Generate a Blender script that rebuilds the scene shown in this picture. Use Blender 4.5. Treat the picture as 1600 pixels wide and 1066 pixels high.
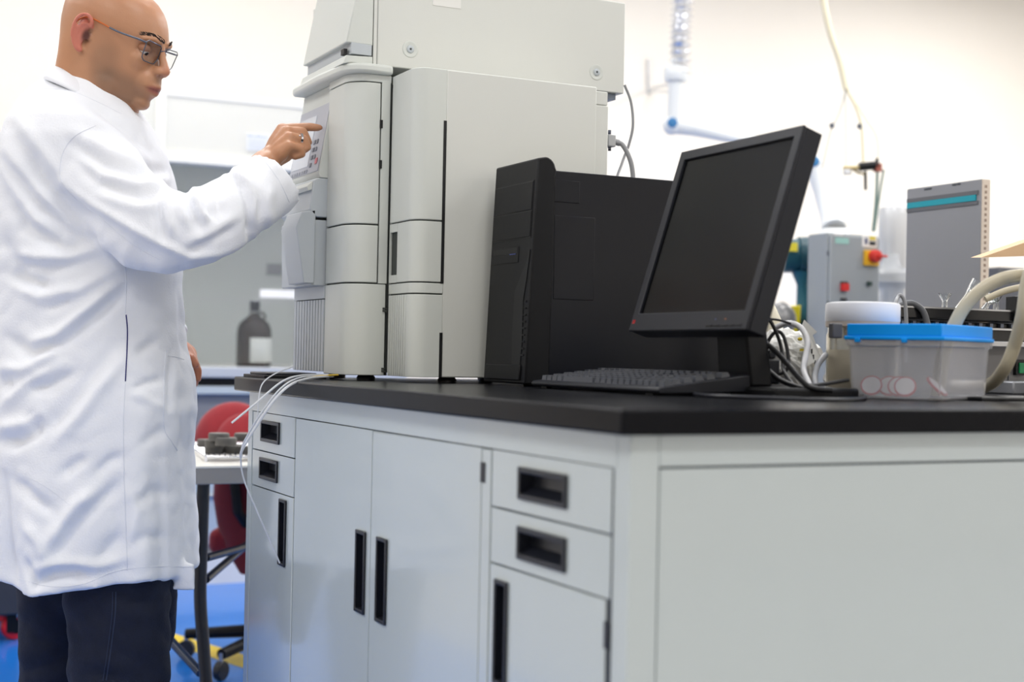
import bpy, bmesh, math, random
import numpy as np
from mathutils import Vector, Matrix, noise
from mathutils.bvhtree import BVHTree
random.seed(7)
sc = bpy.context.scene
for o in list(bpy.data.objects): bpy.data.objects.remove(o)
COL = sc.collection
# ------------------------------------------------------------------ camera
F = 2222.0; YAW = math.radians(26.4); PIT = math.atan(20/2222); RHO = math.atan(.020); H = .9575
fw = Vector((math.sin(YAW)*math.cos(PIT), math.cos(YAW)*math.cos(PIT), math.sin(PIT)))
r0 = Vector((math.cos(YAW), -math.sin(YAW), 0)); u0 = r0.cross(fw)
rr = math.cos(RHO)*r0 + math.sin(RHO)*u0; uu = math.cos(RHO)*u0 - math.sin(RHO)*r0
hf = Vector((math.sin(YAW), math.cos(YAW), 0))
CAM = Vector((0, 0, H))
cd = bpy.data.cameras.new('camera'); cam = bpy.data.objects.new('camera', cd); COL.objects.link(cam)
cam.matrix_world = Matrix(((rr.x, uu.x, -fw.x, 0), (rr.y, uu.y, -fw.y, 0), (rr.z, uu.z, -fw.z, H), (0, 0, 0, 1)))
cd.sensor_width = 36; cd.lens = F/1600*36; cd.clip_start = .05
cd.dof.use_dof = True; cd.dof.focus_distance = 2.68; cd.dof.aperture_fstop = 3.0
sc.camera = cam
# ------------------------------------------------------------------ world, lights, exposure
w = bpy.data.worlds.new('world'); sc.world = w; w.use_nodes = True
w.node_tree.nodes['Background'].inputs[0].default_value = (1, .98, .95, 1)
w.node_tree.nodes['Background'].inputs[1].default_value = .35
sc.view_settings.view_transform = 'Standard'; sc.view_settings.look = 'None'
sc.view_settings.gamma = 1; sc.view_settings.exposure = .2; sc.view_settings.use_curve_mapping = False
CEIL = 3.3
def area(x, y, sx, sy, e, z=CEIL-.06, col=(1, .98, .95)):
    l = bpy.data.lights.new('ceiling_panel_light', 'AREA'); l.shape = 'RECTANGLE'; l.size = sx; l.size_y = sy
    l.energy = e; l.color = col
    o = bpy.data.objects.new('ceiling_panel_light', l); COL.objects.link(o); o.location = (x, y, z); return o
LAMPS = [(x, y) for x in (-1.6, 1.0, 3.6, 6.0) for y in (-1.2, 1.2, 3.4, 5.2)]
for x, y in LAMPS: area(x, y, 1.2, .6, {-1.2: 19, 1.2: 21, 3.4: 26, 5.2: 23}[y]*(1.5 if x > 5 else 1))

# ------------------------------------------------------------------ helpers: real points from measurements
def ray(px, py): return fw + (px-800)/F*rr - (py-533)/F*uu
def P(px, py, d): return CAM + ray(px, py)*d
def onZ(px, py, z): q = ray(px, py); return CAM + q*((z-H)/q.z)
def onX(px, py, x): q = ray(px, py); return CAM + q*(x/q.x)
def onY(px, py, y): q = ray(px, py); return CAM + q*(y/q.y)
def onP(px, py, p0, n): q = ray(px, py); return CAM + q*((p0-CAM).dot(n)/q.dot(n))
def lin(c): return tuple(((v/255+.055)/1.055)**2.4 if v/255 > .04045 else v/255/12.92 for v in c[:3])+(1,)
MATS = {}
def mat(name, rgb, rough=.5, metal=0, spec=.5, var=.04, scale=6, bump=0, bscale=60, trans=0, ior=1.45, emit=0, coat=0, alpha=1, sss=0, vcol=False, sheen=0):
    if name in MATS: return MATS[name]
    m = bpy.data.materials.new(name); m.use_nodes = True; nt = m.node_tree; b = nt.nodes['Principled BSDF']
    c = lin(rgb)
    tc = nt.nodes.new('ShaderNodeTexCoord')
    nz = nt.nodes.new('ShaderNodeTexNoise'); nz.inputs['Scale'].default_value = scale; nz.inputs['Detail'].default_value = 4
    nt.links.new(tc.outputs['Object'], nz.inputs['Vector'])
    mx = nt.nodes.new('ShaderNodeMix'); mx.data_type = 'RGBA'
    mx.inputs[6].default_value = tuple(v*(1-var) for v in c[:3])+(1,); mx.inputs[7].default_value = tuple(min(1, v*(1+var)) for v in c[:3])+(1,)
    nt.links.new(nz.outputs[0], mx.inputs[0])
    out = mx.outputs[2]
    if vcol:
        at = nt.nodes.new('ShaderNodeAttribute'); at.attribute_name = 'Col'
        m2 = nt.nodes.new('ShaderNodeMix'); m2.data_type = 'RGBA'; m2.blend_type = 'MULTIPLY'; m2.inputs[0].default_value = 1
        nt.links.new(out, m2.inputs[6]); nt.links.new(at.outputs['Color'], m2.inputs[7]); out = m2.outputs[2]
    nt.links.new(out, b.inputs['Base Color'])
    b.inputs['Roughness'].default_value = rough; b.inputs['Metallic'].default_value = metal
    b.inputs['Specular IOR Level'].default_value = spec; b.inputs['IOR'].default_value = ior
    b.inputs['Transmission Weight'].default_value = trans; b.inputs['Coat Weight'].default_value = coat; b.inputs['Alpha'].default_value = alpha
    b.inputs['Coat Roughness'].default_value = .08
    b.inputs['Subsurface Weight'].default_value = sss; b.inputs['Sheen Weight'].default_value = sheen
    if sss: b.inputs['Subsurface Radius'].default_value = (.012, .004, .002); b.inputs['Subsurface Scale'].default_value = .6
    if emit: b.inputs['Emission Color'].default_value = c; b.inputs['Emission Strength'].default_value = emit
    if bump:
        n2 = nt.nodes.new('ShaderNodeTexNoise'); n2.inputs['Scale'].default_value = bscale; n2.inputs['Detail'].default_value = 5
        nt.links.new(tc.outputs['Object'], n2.inputs['Vector'])
        bp = nt.nodes.new('ShaderNodeBump'); bp.inputs['Strength'].default_value = bump; bp.inputs['Distance'].default_value = .002
        nt.links.new(n2.outputs[0], bp.inputs['Height']); nt.links.new(bp.outputs[0], b.inputs['Normal'])
    MATS[name] = m; return m
W = {}   # world origin of every root
def tag(o, label=None, cat=None, group=None, kind=None):
    for k, v in (('label', label), ('category', cat), ('group', group), ('kind', kind)):
        if v: o[k] = v
    return o
def thing(name, loc, label, cat, group=None):
    o = bpy.data.objects.new(name, None); COL.objects.link(o); o.location = loc; o.empty_display_size = .05
    W[o.name] = Vector(loc); return tag(o, label, cat, group)
def link_mesh(name, me, m, parent=None):
    o = bpy.data.objects.new(name, me); COL.objects.link(o)
    if m: me.materials.clear(); me.materials.append(m)
    if parent:
        off = W[parent.name]; me.transform(Matrix.Translation(-off)); o.parent = parent; W[o.name] = off
    else: W[o.name] = Vector((0, 0, 0))
    return o
class MB:
    def __init__(s): s.v = []; s.f = []
    def add(s, vs, fs):
        n = len(s.v); s.v += [Vector(v) for v in vs]; s.f += [tuple(i+n for i in f) for f in fs]; return s
    def box(s, a, b, M=None):
        x0, y0, z0 = a; x1, y1, z1 = b
        vs = [Vector(p) for p in ((x0,y0,z0),(x1,y0,z0),(x1,y1,z0),(x0,y1,z0),(x0,y0,z1),(x1,y0,z1),(x1,y1,z1),(x0,y1,z1))]
        if M: vs = [M @ p for p in vs]
        return s.add(vs, [(3,2,1,0),(4,5,6,7),(0,1,5,4),(1,2,6,5),(2,3,7,6),(3,0,4,7)])
    def hexa(s, b, t):   # bottom 4, top 4
        return s.add(list(b)+list(t), [(3,2,1,0),(4,5,6,7),(0,1,5,4),(1,2,6,5),(2,3,7,6),(3,0,4,7)])
    def prism(s, poly, off, M=None):   # list of 3D points, offset vector
        n = len(poly); off = Vector(off)
        vs = [Vector(p) for p in poly]; vs += [p+off for p in vs]
        if M: vs = [M @ p for p in vs]
        fs = [tuple(range(n))[::-1], tuple(range(n, 2*n))]+[(i, (i+1) % n, (i+1) % n+n, i+n) for i in range(n)]
        return s.add(vs, fs)
    def tube(s, pts, r, seg=10, caps=True):
        pts = [Vector(p) for p in pts]; n = len(pts); rs = r if isinstance(r, (list, tuple)) else [r]*n
        vs = []; fs = []; t = (pts[1]-pts[0]).normalized(); a = t.orthogonal().normalized()
        for i in range(n):
            t = (pts[min(i+1, n-1)]-pts[max(i-1, 0)]).normalized(); a = (a-t*a.dot(t)).normalized(); b = t.cross(a)
            for k in range(seg):
                q = 2*math.pi*k/seg; vs.append(pts[i]+(a*math.cos(q)+b*math.sin(q))*rs[i])
        for i in range(n-1):
            for k in range(seg): fs.append((i*seg+k, i*seg+(k+1) % seg, (i+1)*seg+(k+1) % seg, (i+1)*seg+k))
        if caps: fs += [tuple(range(seg))[::-1], tuple(range((n-1)*seg, n*seg))]
        return s.add(vs, fs)
    def lathe(s, prof, c, ax=(0, 0, 1), seg=32, ends=True):   # prof: (r, h)
        c = Vector(c); ax = Vector(ax).normalized(); a = ax.orthogonal().normalized(); b = ax.cross(a); vs = []; fs = []
        for r, h in prof:
            for k in range(seg):
                q = 2*math.pi*k/seg; vs.append(c+ax*h+(a*math.cos(q)+b*math.sin(q))*max(r, 1e-4))
        m = len(prof)
        for i in range(m-1):
            for k in range(seg): fs.append((i*seg+k, i*seg+(k+1) % seg, (i+1)*seg+(k+1) % seg, (i+1)*seg+k))
        if ends: fs += [tuple(range(seg))[::-1], tuple(range((m-1)*seg, m*seg))]
        return s.add(vs, fs)
    def ell(s, c, R, M=None, seg=20, rings=12):
        c = Vector(c); R = Vector((R,)*3) if isinstance(R, (int, float)) else Vector(R); vs = []; fs = []
        for i in range(rings+1):
            t = math.pi*i/rings
            for k in range(seg):
                q = 2*math.pi*k/seg
                p = Vector((math.sin(t)*math.cos(q)*R.x, math.sin(t)*math.sin(q)*R.y, math.cos(t)*R.z)) + (Vector((1e-5*math.cos(q), 1e-5*math.sin(q), 0)))
                vs.append(c+(M @ p if M else p))
        for i in range(rings):
            for k in range(seg): fs.append((i*seg+k, (i+1)*seg+k, (i+1)*seg+(k+1) % seg, i*seg+(k+1) % seg))
        fs += [tuple(range(seg)), tuple(range(rings*seg, (rings+1)*seg))[::-1]]
        return s.add(vs, fs)
    def caps(s, pts, rs, seg=14):   # chain of capsules
        pts = [Vector(p) for p in pts]
        for i, p in enumerate(pts): s.ell(p, rs[i], seg=seg, rings=10)
        for i in range(len(pts)-1): s.tube([pts[i], pts[i+1]], [rs[i], rs[i+1]], seg=seg)
        return s
    def mesh(s, name='m'):
        me = bpy.data.meshes.new(name); me.from_pydata([tuple(v) for v in s.v], [], s.f)
        bm = bmesh.new(); bm.from_mesh(me); bmesh.ops.recalc_face_normals(bm, faces=bm.faces); bm.to_mesh(me); bm.free(); return me
    def build(s, name, m, parent=None, smooth=False, bevel=0, seg=2, ang=40):
        me = s.mesh(name); o = link_mesh(name, me, m, parent)
        if bevel:
            b = o.modifiers.new('bevel', 'BEVEL'); b.width = bevel; b.segments = seg; b.limit_method = 'ANGLE'; b.angle_limit = math.radians(35)
            b.harden_normals = False
        if smooth or bevel:
            me.polygons.foreach_set('use_smooth', [True]*len(me.polygons))
            if hasattr(me, 'set_sharp_from_angle'): me.set_sharp_from_angle(angle=math.radians(ang))
        return o
def spline(pts, n=12):
    pts = [Vector(p) for p in pts]; out = []
    for i in range(len(pts)-1):
        p0 = pts[max(i-1, 0)]; p1 = pts[i]; p2 = pts[i+1]; p3 = pts[min(i+2, len(pts)-1)]
        for k in range(n):
            t = k/n; out.append(.5*((2*p1)+(p2-p0)*t+(2*p0-5*p1+4*p2-p3)*t*t+(3*p1-p0-3*p2+p3)*t**3))
    out.append(pts[-1]); return out
def remesh(mb, voxel, it=2, fac=.5):
    me = mb.mesh('tmp'); o = bpy.data.objects.new('tmp', me); COL.objects.link(o)
    r = o.modifiers.new('r', 'REMESH'); r.mode = 'VOXEL'; r.voxel_size = voxel
    bpy.context.view_layer.update()
    dg = bpy.context.evaluated_depsgraph_get(); out = bpy.data.meshes.new_from_object(o.evaluated_get(dg))
    bpy.data.objects.remove(o); n = len(out.vertices)
    co = np.empty(n*3); out.vertices.foreach_get('co', co); co = co.reshape(-1, 3)
    ed = np.empty(len(out.edges)*2, dtype=np.int32); out.edges.foreach_get('vertices', ed); ed = ed.reshape(-1, 2)
    smooth_np(co, ed, it, fac)
    out.vertices.foreach_set('co', co.ravel()); out.update(); return out, co, ed
def smooth_np(co, ed, it, fac=.5):
    n = len(co); cnt = np.bincount(ed.ravel(), minlength=n).astype(float); cnt[cnt == 0] = 1
    for _ in range(it):
        acc = np.stack([np.bincount(ed[:, 0], co[ed[:, 1], k], n)+np.bincount(ed[:, 1], co[ed[:, 0], k], n) for k in range(3)], 1)
        co += fac*(acc/cnt[:, None]-co)
def normals(me):
    me.update(); n = np.empty(len(me.vertices)*3); me.vertex_normals.foreach_get('vector', n); return n.reshape(-1, 3)
def proj_np(co):
    v = co-np.array(CAM); d = v @ np.array(fw); return 800+F*(v @ np.array(rr))/d, 533-F*(v @ np.array(uu))/d, d
def finish(me, name, m, parent, co=None):
    if co is not None: me.vertices.foreach_set('co', np.ascontiguousarray(co).ravel())
    me.polygons.foreach_set('use_smooth', [True]*len(me.polygons)); me.update(); return link_mesh(name, me, m, parent)
def ring_panel(a, b, h0, h1, t, M):    # rectangle a..b (2D) with hole h0..h1, thickness t, placed by matrix M (x,y in plane, z outwards)
    mb = MB(); (x0, y0), (x1, y1) = a, b; (u0_, v0), (u1, v1) = h0, h1
    o = [(x0, y0), (x1, y0), (x1, y1), (x0, y1)]; i = [(u0_, v0), (u1, v0), (u1, v1), (u0_, v1)]
    vs = [M @ Vector((p[0], p[1], z)) for z in (0, t) for p in o+i]; fs = []
    for k in range(4):
        l = (k+1) % 4
        fs += [(8+k, 8+l, 12+l, 12+k), (l, k, 4+k, 4+l), (k, l, 8+l, 8+k), (4+l, 4+k, 12+k, 12+l)]
    return mb.add(vs, fs)

# ------------------------------------------------------------------ materials
white_wall = mat('white_wall_paint', (248, 243, 235), .8, var=.01, bump=.05, bscale=90)
ceil_m = mat('ceiling_white', (238, 238, 236), .9, var=.01)
def floor_mat():
    m = mat('blue_epoxy_floor', (18, 116, 212), .28, var=.12, scale=3, bump=.15, bscale=12, coat=.3); return m
blue_floor = floor_mat()
yellow_p = mat('yellow_floor_paint', (236, 205, 45), .4, var=.05)
worktop_m = mat('black_epoxy_worktop', (12, 13, 18), .26, spec=.12, var=.1, scale=80, bump=.06, bscale=300)
steel_m = mat('pale_grey_powder_coat', (198, 208, 210), .2, var=.015, spec=.5, bump=.02, bscale=14, coat=.5)
gap_m = mat('dark_gap', (60, 66, 72), .6)
black_pl = mat('black_plastic', (26, 29, 38), .35)
inst_m = mat('warm_grey_instrument_plastic', (207, 211, 206), .42, var=.015, bump=.05, bscale=500)
inst2_m = mat('warm_grey_instrument_metal', (211, 213, 208), .4, var=.015, bump=.08, bscale=600)
inst_dk = mat('instrument_shadow_gap', (58, 62, 60), .7)
inst_lt = mat('cool_grey_instrument_trim', (186, 193, 198), .4, var=.02)
pc_m = mat('charcoal_computer_plastic', (19, 20, 23), .42, spec=.25, var=.05, bump=.08, bscale=700)
pc_side = mat('charcoal_painted_steel', (17, 19, 26), .3, spec=.3, var=.05, bump=.04, bscale=500)
pc_dk = mat('black_recess', (9, 10, 13), .5)
mon_m = mat('dark_grey_monitor_plastic', (28, 30, 37), .4, spec=.3, var=.04, bump=.06, bscale=700)
screen_m = mat('dark_screen_glass', (7, 8, 10), .22, var=.03, spec=.16)
key_m = mat('dark_grey_keycaps', (66, 69, 76), .3, var=.05)
coat_m = mat('white_cotton_coat', (238, 241, 248), .85, var=.015, scale=25, bump=.35, bscale=260, sheen=.15)
seam_m = mat('coat_seam_thread', (226, 230, 240), .9)
skin_m = mat('skin', (255, 255, 255), .38, var=.06, scale=45, bump=.12, bscale=350, sss=.12, vcol=True)
denim_m = mat('dark_blue_denim', (17, 24, 44), .85, var=.35, scale=60, bump=.6, bscale=300)
denim_st = mat('denim_stitching', (44, 54, 78), .9)
metal_m = mat('brushed_metal', (190, 192, 196), .3, metal=1, var=.05)
dk_metal = mat('gunmetal', (98, 104, 118), .3, metal=.7, var=.05)
chrome_m = mat('chrome', (225, 225, 230), .12, metal=1)
glass_m = mat('clear_glass', (250, 252, 252), .03, trans=1, ior=1.35, var=0)
lens_m = mat('spectacle_lens', (235, 240, 245), .02, trans=1, ior=1.1, var=0)

# ------------------------------------------------------------------ room
YB = 6.7
def struct(name, mb, m, **k): return tag(mb.build(name, m, **k), kind='structure')
struct('floor', MB().box((-4, -3, -.1), (8, YB, -.002)), mat('pale_grey_concrete', (186, 186, 190), .35, var=.05, scale=3, bump=.1, bscale=20))
struct('floor_coating', MB().box((-.3, 1.5, -.002), (3.4, YB, 0)), blue_floor)
struct('ceiling', MB().box((-4, -3, CEIL), (8, YB, CEIL+.1)), ceil_m)
struct('wall_back', MB().box((-4, YB, 0), (8, YB+.1, CEIL)), white_wall)
struct('wall_left', MB().box((-4.1, -3, 0), (-4, YB, CEIL)), white_wall)
struct('wall_right', MB().box((8, -3, 0), (8.1, YB, CEIL)), white_wall)
struct('wall_front', MB().box((-4, -3.1, 0), (8, -3, CEIL)), white_wall)
# yellow marking band on the floor
a, b, c2, d2 = onZ(262, 988, 0), onZ(400, 1030, 0), onZ(400, 1054, 0), onZ(262, 1003, 0)
dr = (b-a).normalized(); a -= dr*1.2; d2 -= dr*1.2; b += dr*1.5; c2 += dr*1.5
struct('trim_1', MB().prism([a, b, c2, d2], (0, 0, .002)), yellow_p)

# ------------------------------------------------------------------ bench
CX, CY = .788, 1.317; BXR = 2.35; BYL = 2.866; FX = CX+.025; EY = CY+.022; ZT = .9; ZB = .8715
t = thing('lab_worktop', (CX, CY, ZB), 'thick black epoxy worktop running over the pale grey steel cabinets', 'worktop')
MB().box((CX, CY, ZB), (BXR, BYL, ZT)).build('slab', worktop_m, t, bevel=.003)
# bench frame with end panel
t = thing('bench_end_frame', (FX, EY, 0), 'pale grey steel end frame of the bench with one large flush panel, facing the camera', 'bench frame')
fr = MB()
px_in = onY(1030, 731, EY).x; pz = onY(1035, 730, EY).z
fr.box((FX, EY, .1), (px_in, EY+.03, ZB)); fr.box((px_in, EY, pz), (BXR-.03, EY+.03, ZB)); fr.box((px_in, EY, .1), (BXR-.03, EY+.03, .14))
fr.build('frame', steel_m, t, bevel=.0015)
MB().box((px_in+.0025, EY+.002, .142), (BXR-.1, EY+.02, pz-.0025)).build('end_panel', steel_m, t, bevel=.001)
MB().box((px_in-.01, EY+.012, .12), (BXR-.04, EY+.028, pz+.01)).build('shadow_gap', gap_m, t)
MB().box((FX, EY+.03, .8325), (FX+.03, BYL-.03, ZB)).build('top_rail', steel_m, t)
MB().box((FX+.001, EY+.03, .1), (FX+.03, 1.375, .8325)).build('corner_post', steel_m, t)
MB().box((FX+.05, EY+.05, 0), (BXR-.08, BYL-.06, .1)).build('plinth', gap_m, t)
# matrix: x along +Y, y up, z outward (-X) from face plane
def faceM(x): return Matrix(((0, 0, -1, x), (1, 0, 0, 0), (0, 1, 0, 0), (0, 0, 0, 1)))
FM = faceM(FX)
def pull(parent, y0, y1, z0, z1, lip):
    h = ring_panel((y0, z0), (y1, z1), (y0+lip, z0+lip), (y1-lip, z1-lip), .0035, FM).build('handle', black_pl, parent, bevel=.0012)
    cup = MB(); yi0, yi1, zi0, zi1 = y0+lip, y1-lip, z0+lip, z1-lip; D = .016
    v = [(yi0, zi0, .002), (yi1, zi0, .002), (yi1, zi1, .002), (yi0, zi1, .002), (yi0, zi0+.35*(zi1-zi0) if (zi1-zi0) < .1 else zi0+.003, -D), (yi1, zi0+.35*(zi1-zi0) if (zi1-zi0) < .1 else zi0+.003, -D), (yi1, zi1, -D), (yi0, zi1, -D)]
    cup.add([FM @ Vector(q) for q in v], [(4, 5, 6, 7), (0, 1, 5, 4), (1, 2, 6, 5), (2, 3, 7, 6), (3, 0, 4, 7)])
    cup.build('cup', black_pl, h)
def front(parent, name, y0, y1, z0, z1, pulls, lip):
    py0, py1, pz0, pz1 = pulls
    d = ring_panel((y0, z0), (y1, z1), (py0+lip*.5, pz0+lip*.5), (py1-lip*.5, pz1-lip*.5), .0, faceM(FX-.0005))
    d = ring_panel((y0, z0), (y1, z1), (py0+lip*.5, pz0+lip*.5), (py1-lip*.5, pz1-lip*.5), .016, faceM(FX+.0165)).build(name, steel_m, parent, bevel=.0012)
    pull(d, py0, py1, pz0, pz1, lip); return d
def cabinet(y0, y1, label, g=None):
    t = thing('steel_cabinet', (FX, y0, .1), label, 'cabinet', g)
    b = MB().box((FX+.0185, y0, .1), (FX+.55, y1, .83)); b.build('carcass', gap_m, t)
    return t
G = .002
t = cabinet(1.377, 1.692, 'grey steel cabinet of two short drawers over a door, nearest the bench corner', 'bench cabinets')
front(t, 'drawer', 1.377+G, 1.690, .7575, .831, (1.481, 1.609, .774, .815), .007)
front(t, 'drawer', 1.377+G, 1.690, .6840, .755, (1.481, 1.609, .6985, .740), .007)
front(t, 'door', 1.377+.012, 1.690, .11, .6815, (1.634, 1.672, .528, .664), .006)
MB().box((FX+.001, 1.377, .11), (FX+.016, 1.377+.009, .83)).build('side_stile', gap_m, t)
for z0, z1 in ((.628, .658),): MB().box((FX-.001, 1.3775, z0), (FX+.012, 1.389, z1)).build('hinge', black_pl, t)
t = cabinet(1.694, 2.531, 'wide grey steel cabinet with two tall doors, middle of the bench front', 'bench cabinets')
MB().box((FX, 1.6935, .11), (FX+.016, 1.720, .83)).build('side_stile', steel_m, t, bevel=.001)
front(t, 'door', 1.722+G, 2.131, .11, .8305, (2.056, 2.100, .533, .666), .006)
front(t, 'door', 2.134, 2.529, .11, .8305, (2.150, 2.194, .533, .666), .006)
MB().box((FX-.001, 1.709, .785), (FX+.012, 1.7235, .812)).build('hinge', black_pl, t)
t = cabinet(2.533, 2.812, 'grey steel cabinet of two short drawers over a door, farthest, behind the hanging tubes', 'bench cabinets')
front(t, 'drawer', 2.535, 2.808, .7675-.011, .831, (2.625, 2.745, .775, .817), .007)
front(t, 'drawer', 2.535, 2.808, .684, .7545, (2.632, 2.75, .701, .743), .007)
front(t, 'door', 2.535, 2.808, .11, .682, (2.573, 2.615, .549, .674), .006)
t = thing('bench_side_post', (FX, 2.814, .1), 'narrow pale grey steel post closing the far end of the bench front', 'bench frame')
MB().box((FX, 2.813, 0), (BXR-.05, 2.842, .8325)).build('post', steel_m, t, bevel=.001)

# ------------------------------------------------------------------ main chromatography instrument
dA = 2.64
ca = P(642, 588, dA); cb = P(540, 588, dA*1.03); XA, YA, XB, YBm = ca.x, ca.y, cb.x, cb.y
xa2 = onY(690, 590, YA).x; xs0 = onY(695, 300, YA).x; xs1 = onY(930, 300, YA).x; xs2 = onY(950, 300, YA).x
ya1 = onX(604, 586, XA).y; xb2 = onY(600, 585, YBm).x; yb1 = onX(509, 400, XB).y; YC = onX(458.5, 575, XB).y
zb = onY(690, 590, YA).z; zt = onY(694, 108, YA).z
zA = [onY(670, y, YA).z for y in (111, 344.5, 441, 459, 588)]
zB = [onY(575, y, YBm).z for y in (128, 350.5, 442.5, 586)]
ztopB = onY(560, 114, YBm).z
def arc_plan(x0, y0, xe, ye, r, n=8, d=0):
    # from (x0, ye) down the front to corner (x0,y0) rounded, to (xe, y0), back to (xe, ye)
    pts = [(x0-d, ye)]
    for k in range(n+1):
        a_ = math.pi/2*k/n; pts.append((x0-d+(r)*(1-math.cos(a_)), y0-d+(r)*(1-math.sin(a_))))
    return pts+[(xe, y0-d), (xe, ye)]
def pl(mb, plan, z0, z1): return mb.prism([(x, y, z0) for x, y in plan], (0, 0, z1-z0))
inst = thing('liquid_chromatograph', (XB, YA, ZT), 'large warm grey chromatography instrument standing on the black worktop, touched by the man', 'instrument')
MB().box((xs0, YA, zb), (xs1, YA+.02, zt)).build('side_panel', inst2_m, inst, bevel=.0025)
MB().box((xa2-.012, YA+.021, zb+.004), (xs1-.004, YC, zt-.004)).build('chassis', inst2_m, inst)
MB().box((xs1-.001, YA+.004, zb+.005), (xs2, YC-.03, onY(940, 164, YA).z)).build('rear_module', inst2_m, inst, bevel=.002)
MB().box((xs1-.001, YA+.006, onY(940, 164, YA).z+.001), (xs2-.001, YC-.03, onY(940, 150, YA).z+.0105)).build('rear_module_lid', inst2_m, inst, bevel=.002)
MB().box((xs0-.004, YA+.006, zb+.01), (xs0, YA+.03, zt-.006)).build('panel_gap', inst_dk, inst)
for z0, z1 in ((onY(690, 443, YA).z, onY(690, 188, YA).z), (onY(690, 590, YA).z, onY(690, 520, YA).z)):
    MB().box((xs0-.005, YA-.0008, z0), (xs0+.001, YA+.006, z1)).build('gasket', pc_dk, inst)
# column A
Ra = .030
A_end = xa2
pl(MB(), arc_plan(XA+.004, YA+.004, A_end-.001, ya1-.003, Ra), zb+.003, zt-.004).build('corner_core', inst_dk, inst, smooth=True, ang=30)
planA = arc_plan(XA, YA, A_end-.001, ya1-.001, Ra)
pl(MB(), planA, zA[1]+.0015, zt).build('upper_corner_cover', inst_m, inst, smooth=True, bevel=.0015)
# middle door with slot on its front-facing part
slot = [onX(x, y, XA) for x, y in ((622.5, 364), (622.5, 430), (609, 430), (609, 364))]
ys1 = onX(609, 400, XA).y; ys0 = onX(620, 400, XA).y; zs0 = onX(615, 430, XA).z; zs1 = onX(615, 363, XA).z
pl(MB(), arc_plan(XA, YA, A_end-.001, ys0, Ra), zA[2]+.001, zA[1]-.001).build('middle_corner_door', inst_m, inst, smooth=True, bevel=.001)
hb = MB().box((XA, ys1, zA[2]+.001), (XA+.014, ya1-.001, zA[1]-.001)).box((XA, ys0, zA[2]+.001), (XA+.014, ys1, zs0)).box((XA, ys0, zs1), (XA+.014, ys1, zA[1]-.001))
hb.build('door_grip', inst_m, inst)
MB().box((XA+.007, ys0-.001, zs0-.004), (XA+.0105, ys1+.001, zs1+.004)).build('grip_recess', inst_lt, inst)
pl(MB(), planA, zA[3]+.001, zA[2]-.0015).build('corner_band', inst_m, inst, smooth=True, bevel=.001)
yv0 = YA+Ra+.003
pl(MB(), arc_plan(XA, YA, A_end-.001, yv0, Ra, d=0), zb, zA[3]-.0015).build('lower_corner_cover', inst_m, inst, smooth=True, bevel=.001)
ribs = 8; st = (ya1-.001-yv0)/ribs
for k in range(ribs):
    MB().box((XA, yv0+k*st+.0018, zb), (XA+.012, yv0+(k+1)*st-.0010, zA[3]-.0015)).build('vent_rib', inst_m, inst, bevel=.001)
MB().box((XA+.0065, yv0-.002, zb), (XA+.010, ya1-.002, zA[3]-.002)).build('vent_backing', inst_dk, inst)
# column B with surrounding trim
Rb = .045
xB_d = onY(592, 300, YBm).x
pl(MB(), arc_plan(XB+.004, YBm+.004, xb2+.001, yb1-.001, Rb), zb+.004, ztopB-.001).build('door_core', inst_dk, inst, smooth=True, ang=30)
planB = arc_plan(XB, YBm, xB_d, yb1, Rb)
pl(MB(), planB, zB[1]+.0015, zB[0]).build('tall_rounded_door', inst_m, inst, smooth=True, bevel=.0015)
pl(MB(), planB, zB[2]+.0015, zB[1]-.0015).build('middle_rounded_door', inst_m, inst, smooth=True, bevel=.0015)
pl(MB(), arc_plan(XB, YBm, xb2, yb1, Rb), zb, zB[2]-.0015).build('lower_rounded_door', inst_m, inst, smooth=True, bevel=.0015)
pl(MB(), arc_plan(XB, YBm, xb2+.003, yb1, Rb), zB[0]+.002, ztopB+.001).build('door_header', inst_m, inst, smooth=True, bevel=.001)
MB().box((xB_d+.0025, YBm, zB[2]), (xb2+.002, YBm+.02, zB[0]+.003)).build('door_jamb', inst_m, inst, bevel=.001)
MB().box((xb2+.002, YBm+.004, zb), (xb2+.007, YBm+.03, ztopB)).build('column_gap', inst_dk, inst)
for yy in (194, 257): 
    z = onY(596, yy, YBm).z; MB().box((xB_d-.001, YBm-.002, z-.008), (xB_d+.0045, YBm+.004, z+.008)).build('hinge', pc_dk, inst)
for yy in (484, 578):
    z = onY(597, yy, YBm).z; MB().box((xb2-.006, YBm-.0035, z-.004), (xb2+.002, YBm+.004, z-.0008)).box((xb2-.006, YBm-.0035, z+.0008), (xb2+.002, YBm+.004, z+.004)).build('latch', inst_dk, inst)
# cap plate (visor)
zc0 = ztopB+.001; zc1 = zc0+.019; xv = onY(457, 163, YC).x
cap = [(xv, YC+.004), (xv-.002, YC-.02), (XB-.020, yb1+.02)]
for k in range(9):
    a_ = math.pi/2*k/8; cap.append((XB-.014+Rb*1.1*(1-math.cos(a_)), YBm-.012+Rb*1.1*(1-math.sin(a_))))
cap += [(xb2+.004, YBm-.010), (xb2+.004, YBm+.08), (xs1-.01, YBm+.08), (xs1-.01, YC+.004)]
pl(MB(), cap, zc0, zc1).build('top_visor', inst_m, inst, smooth=True, bevel=.006)
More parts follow.
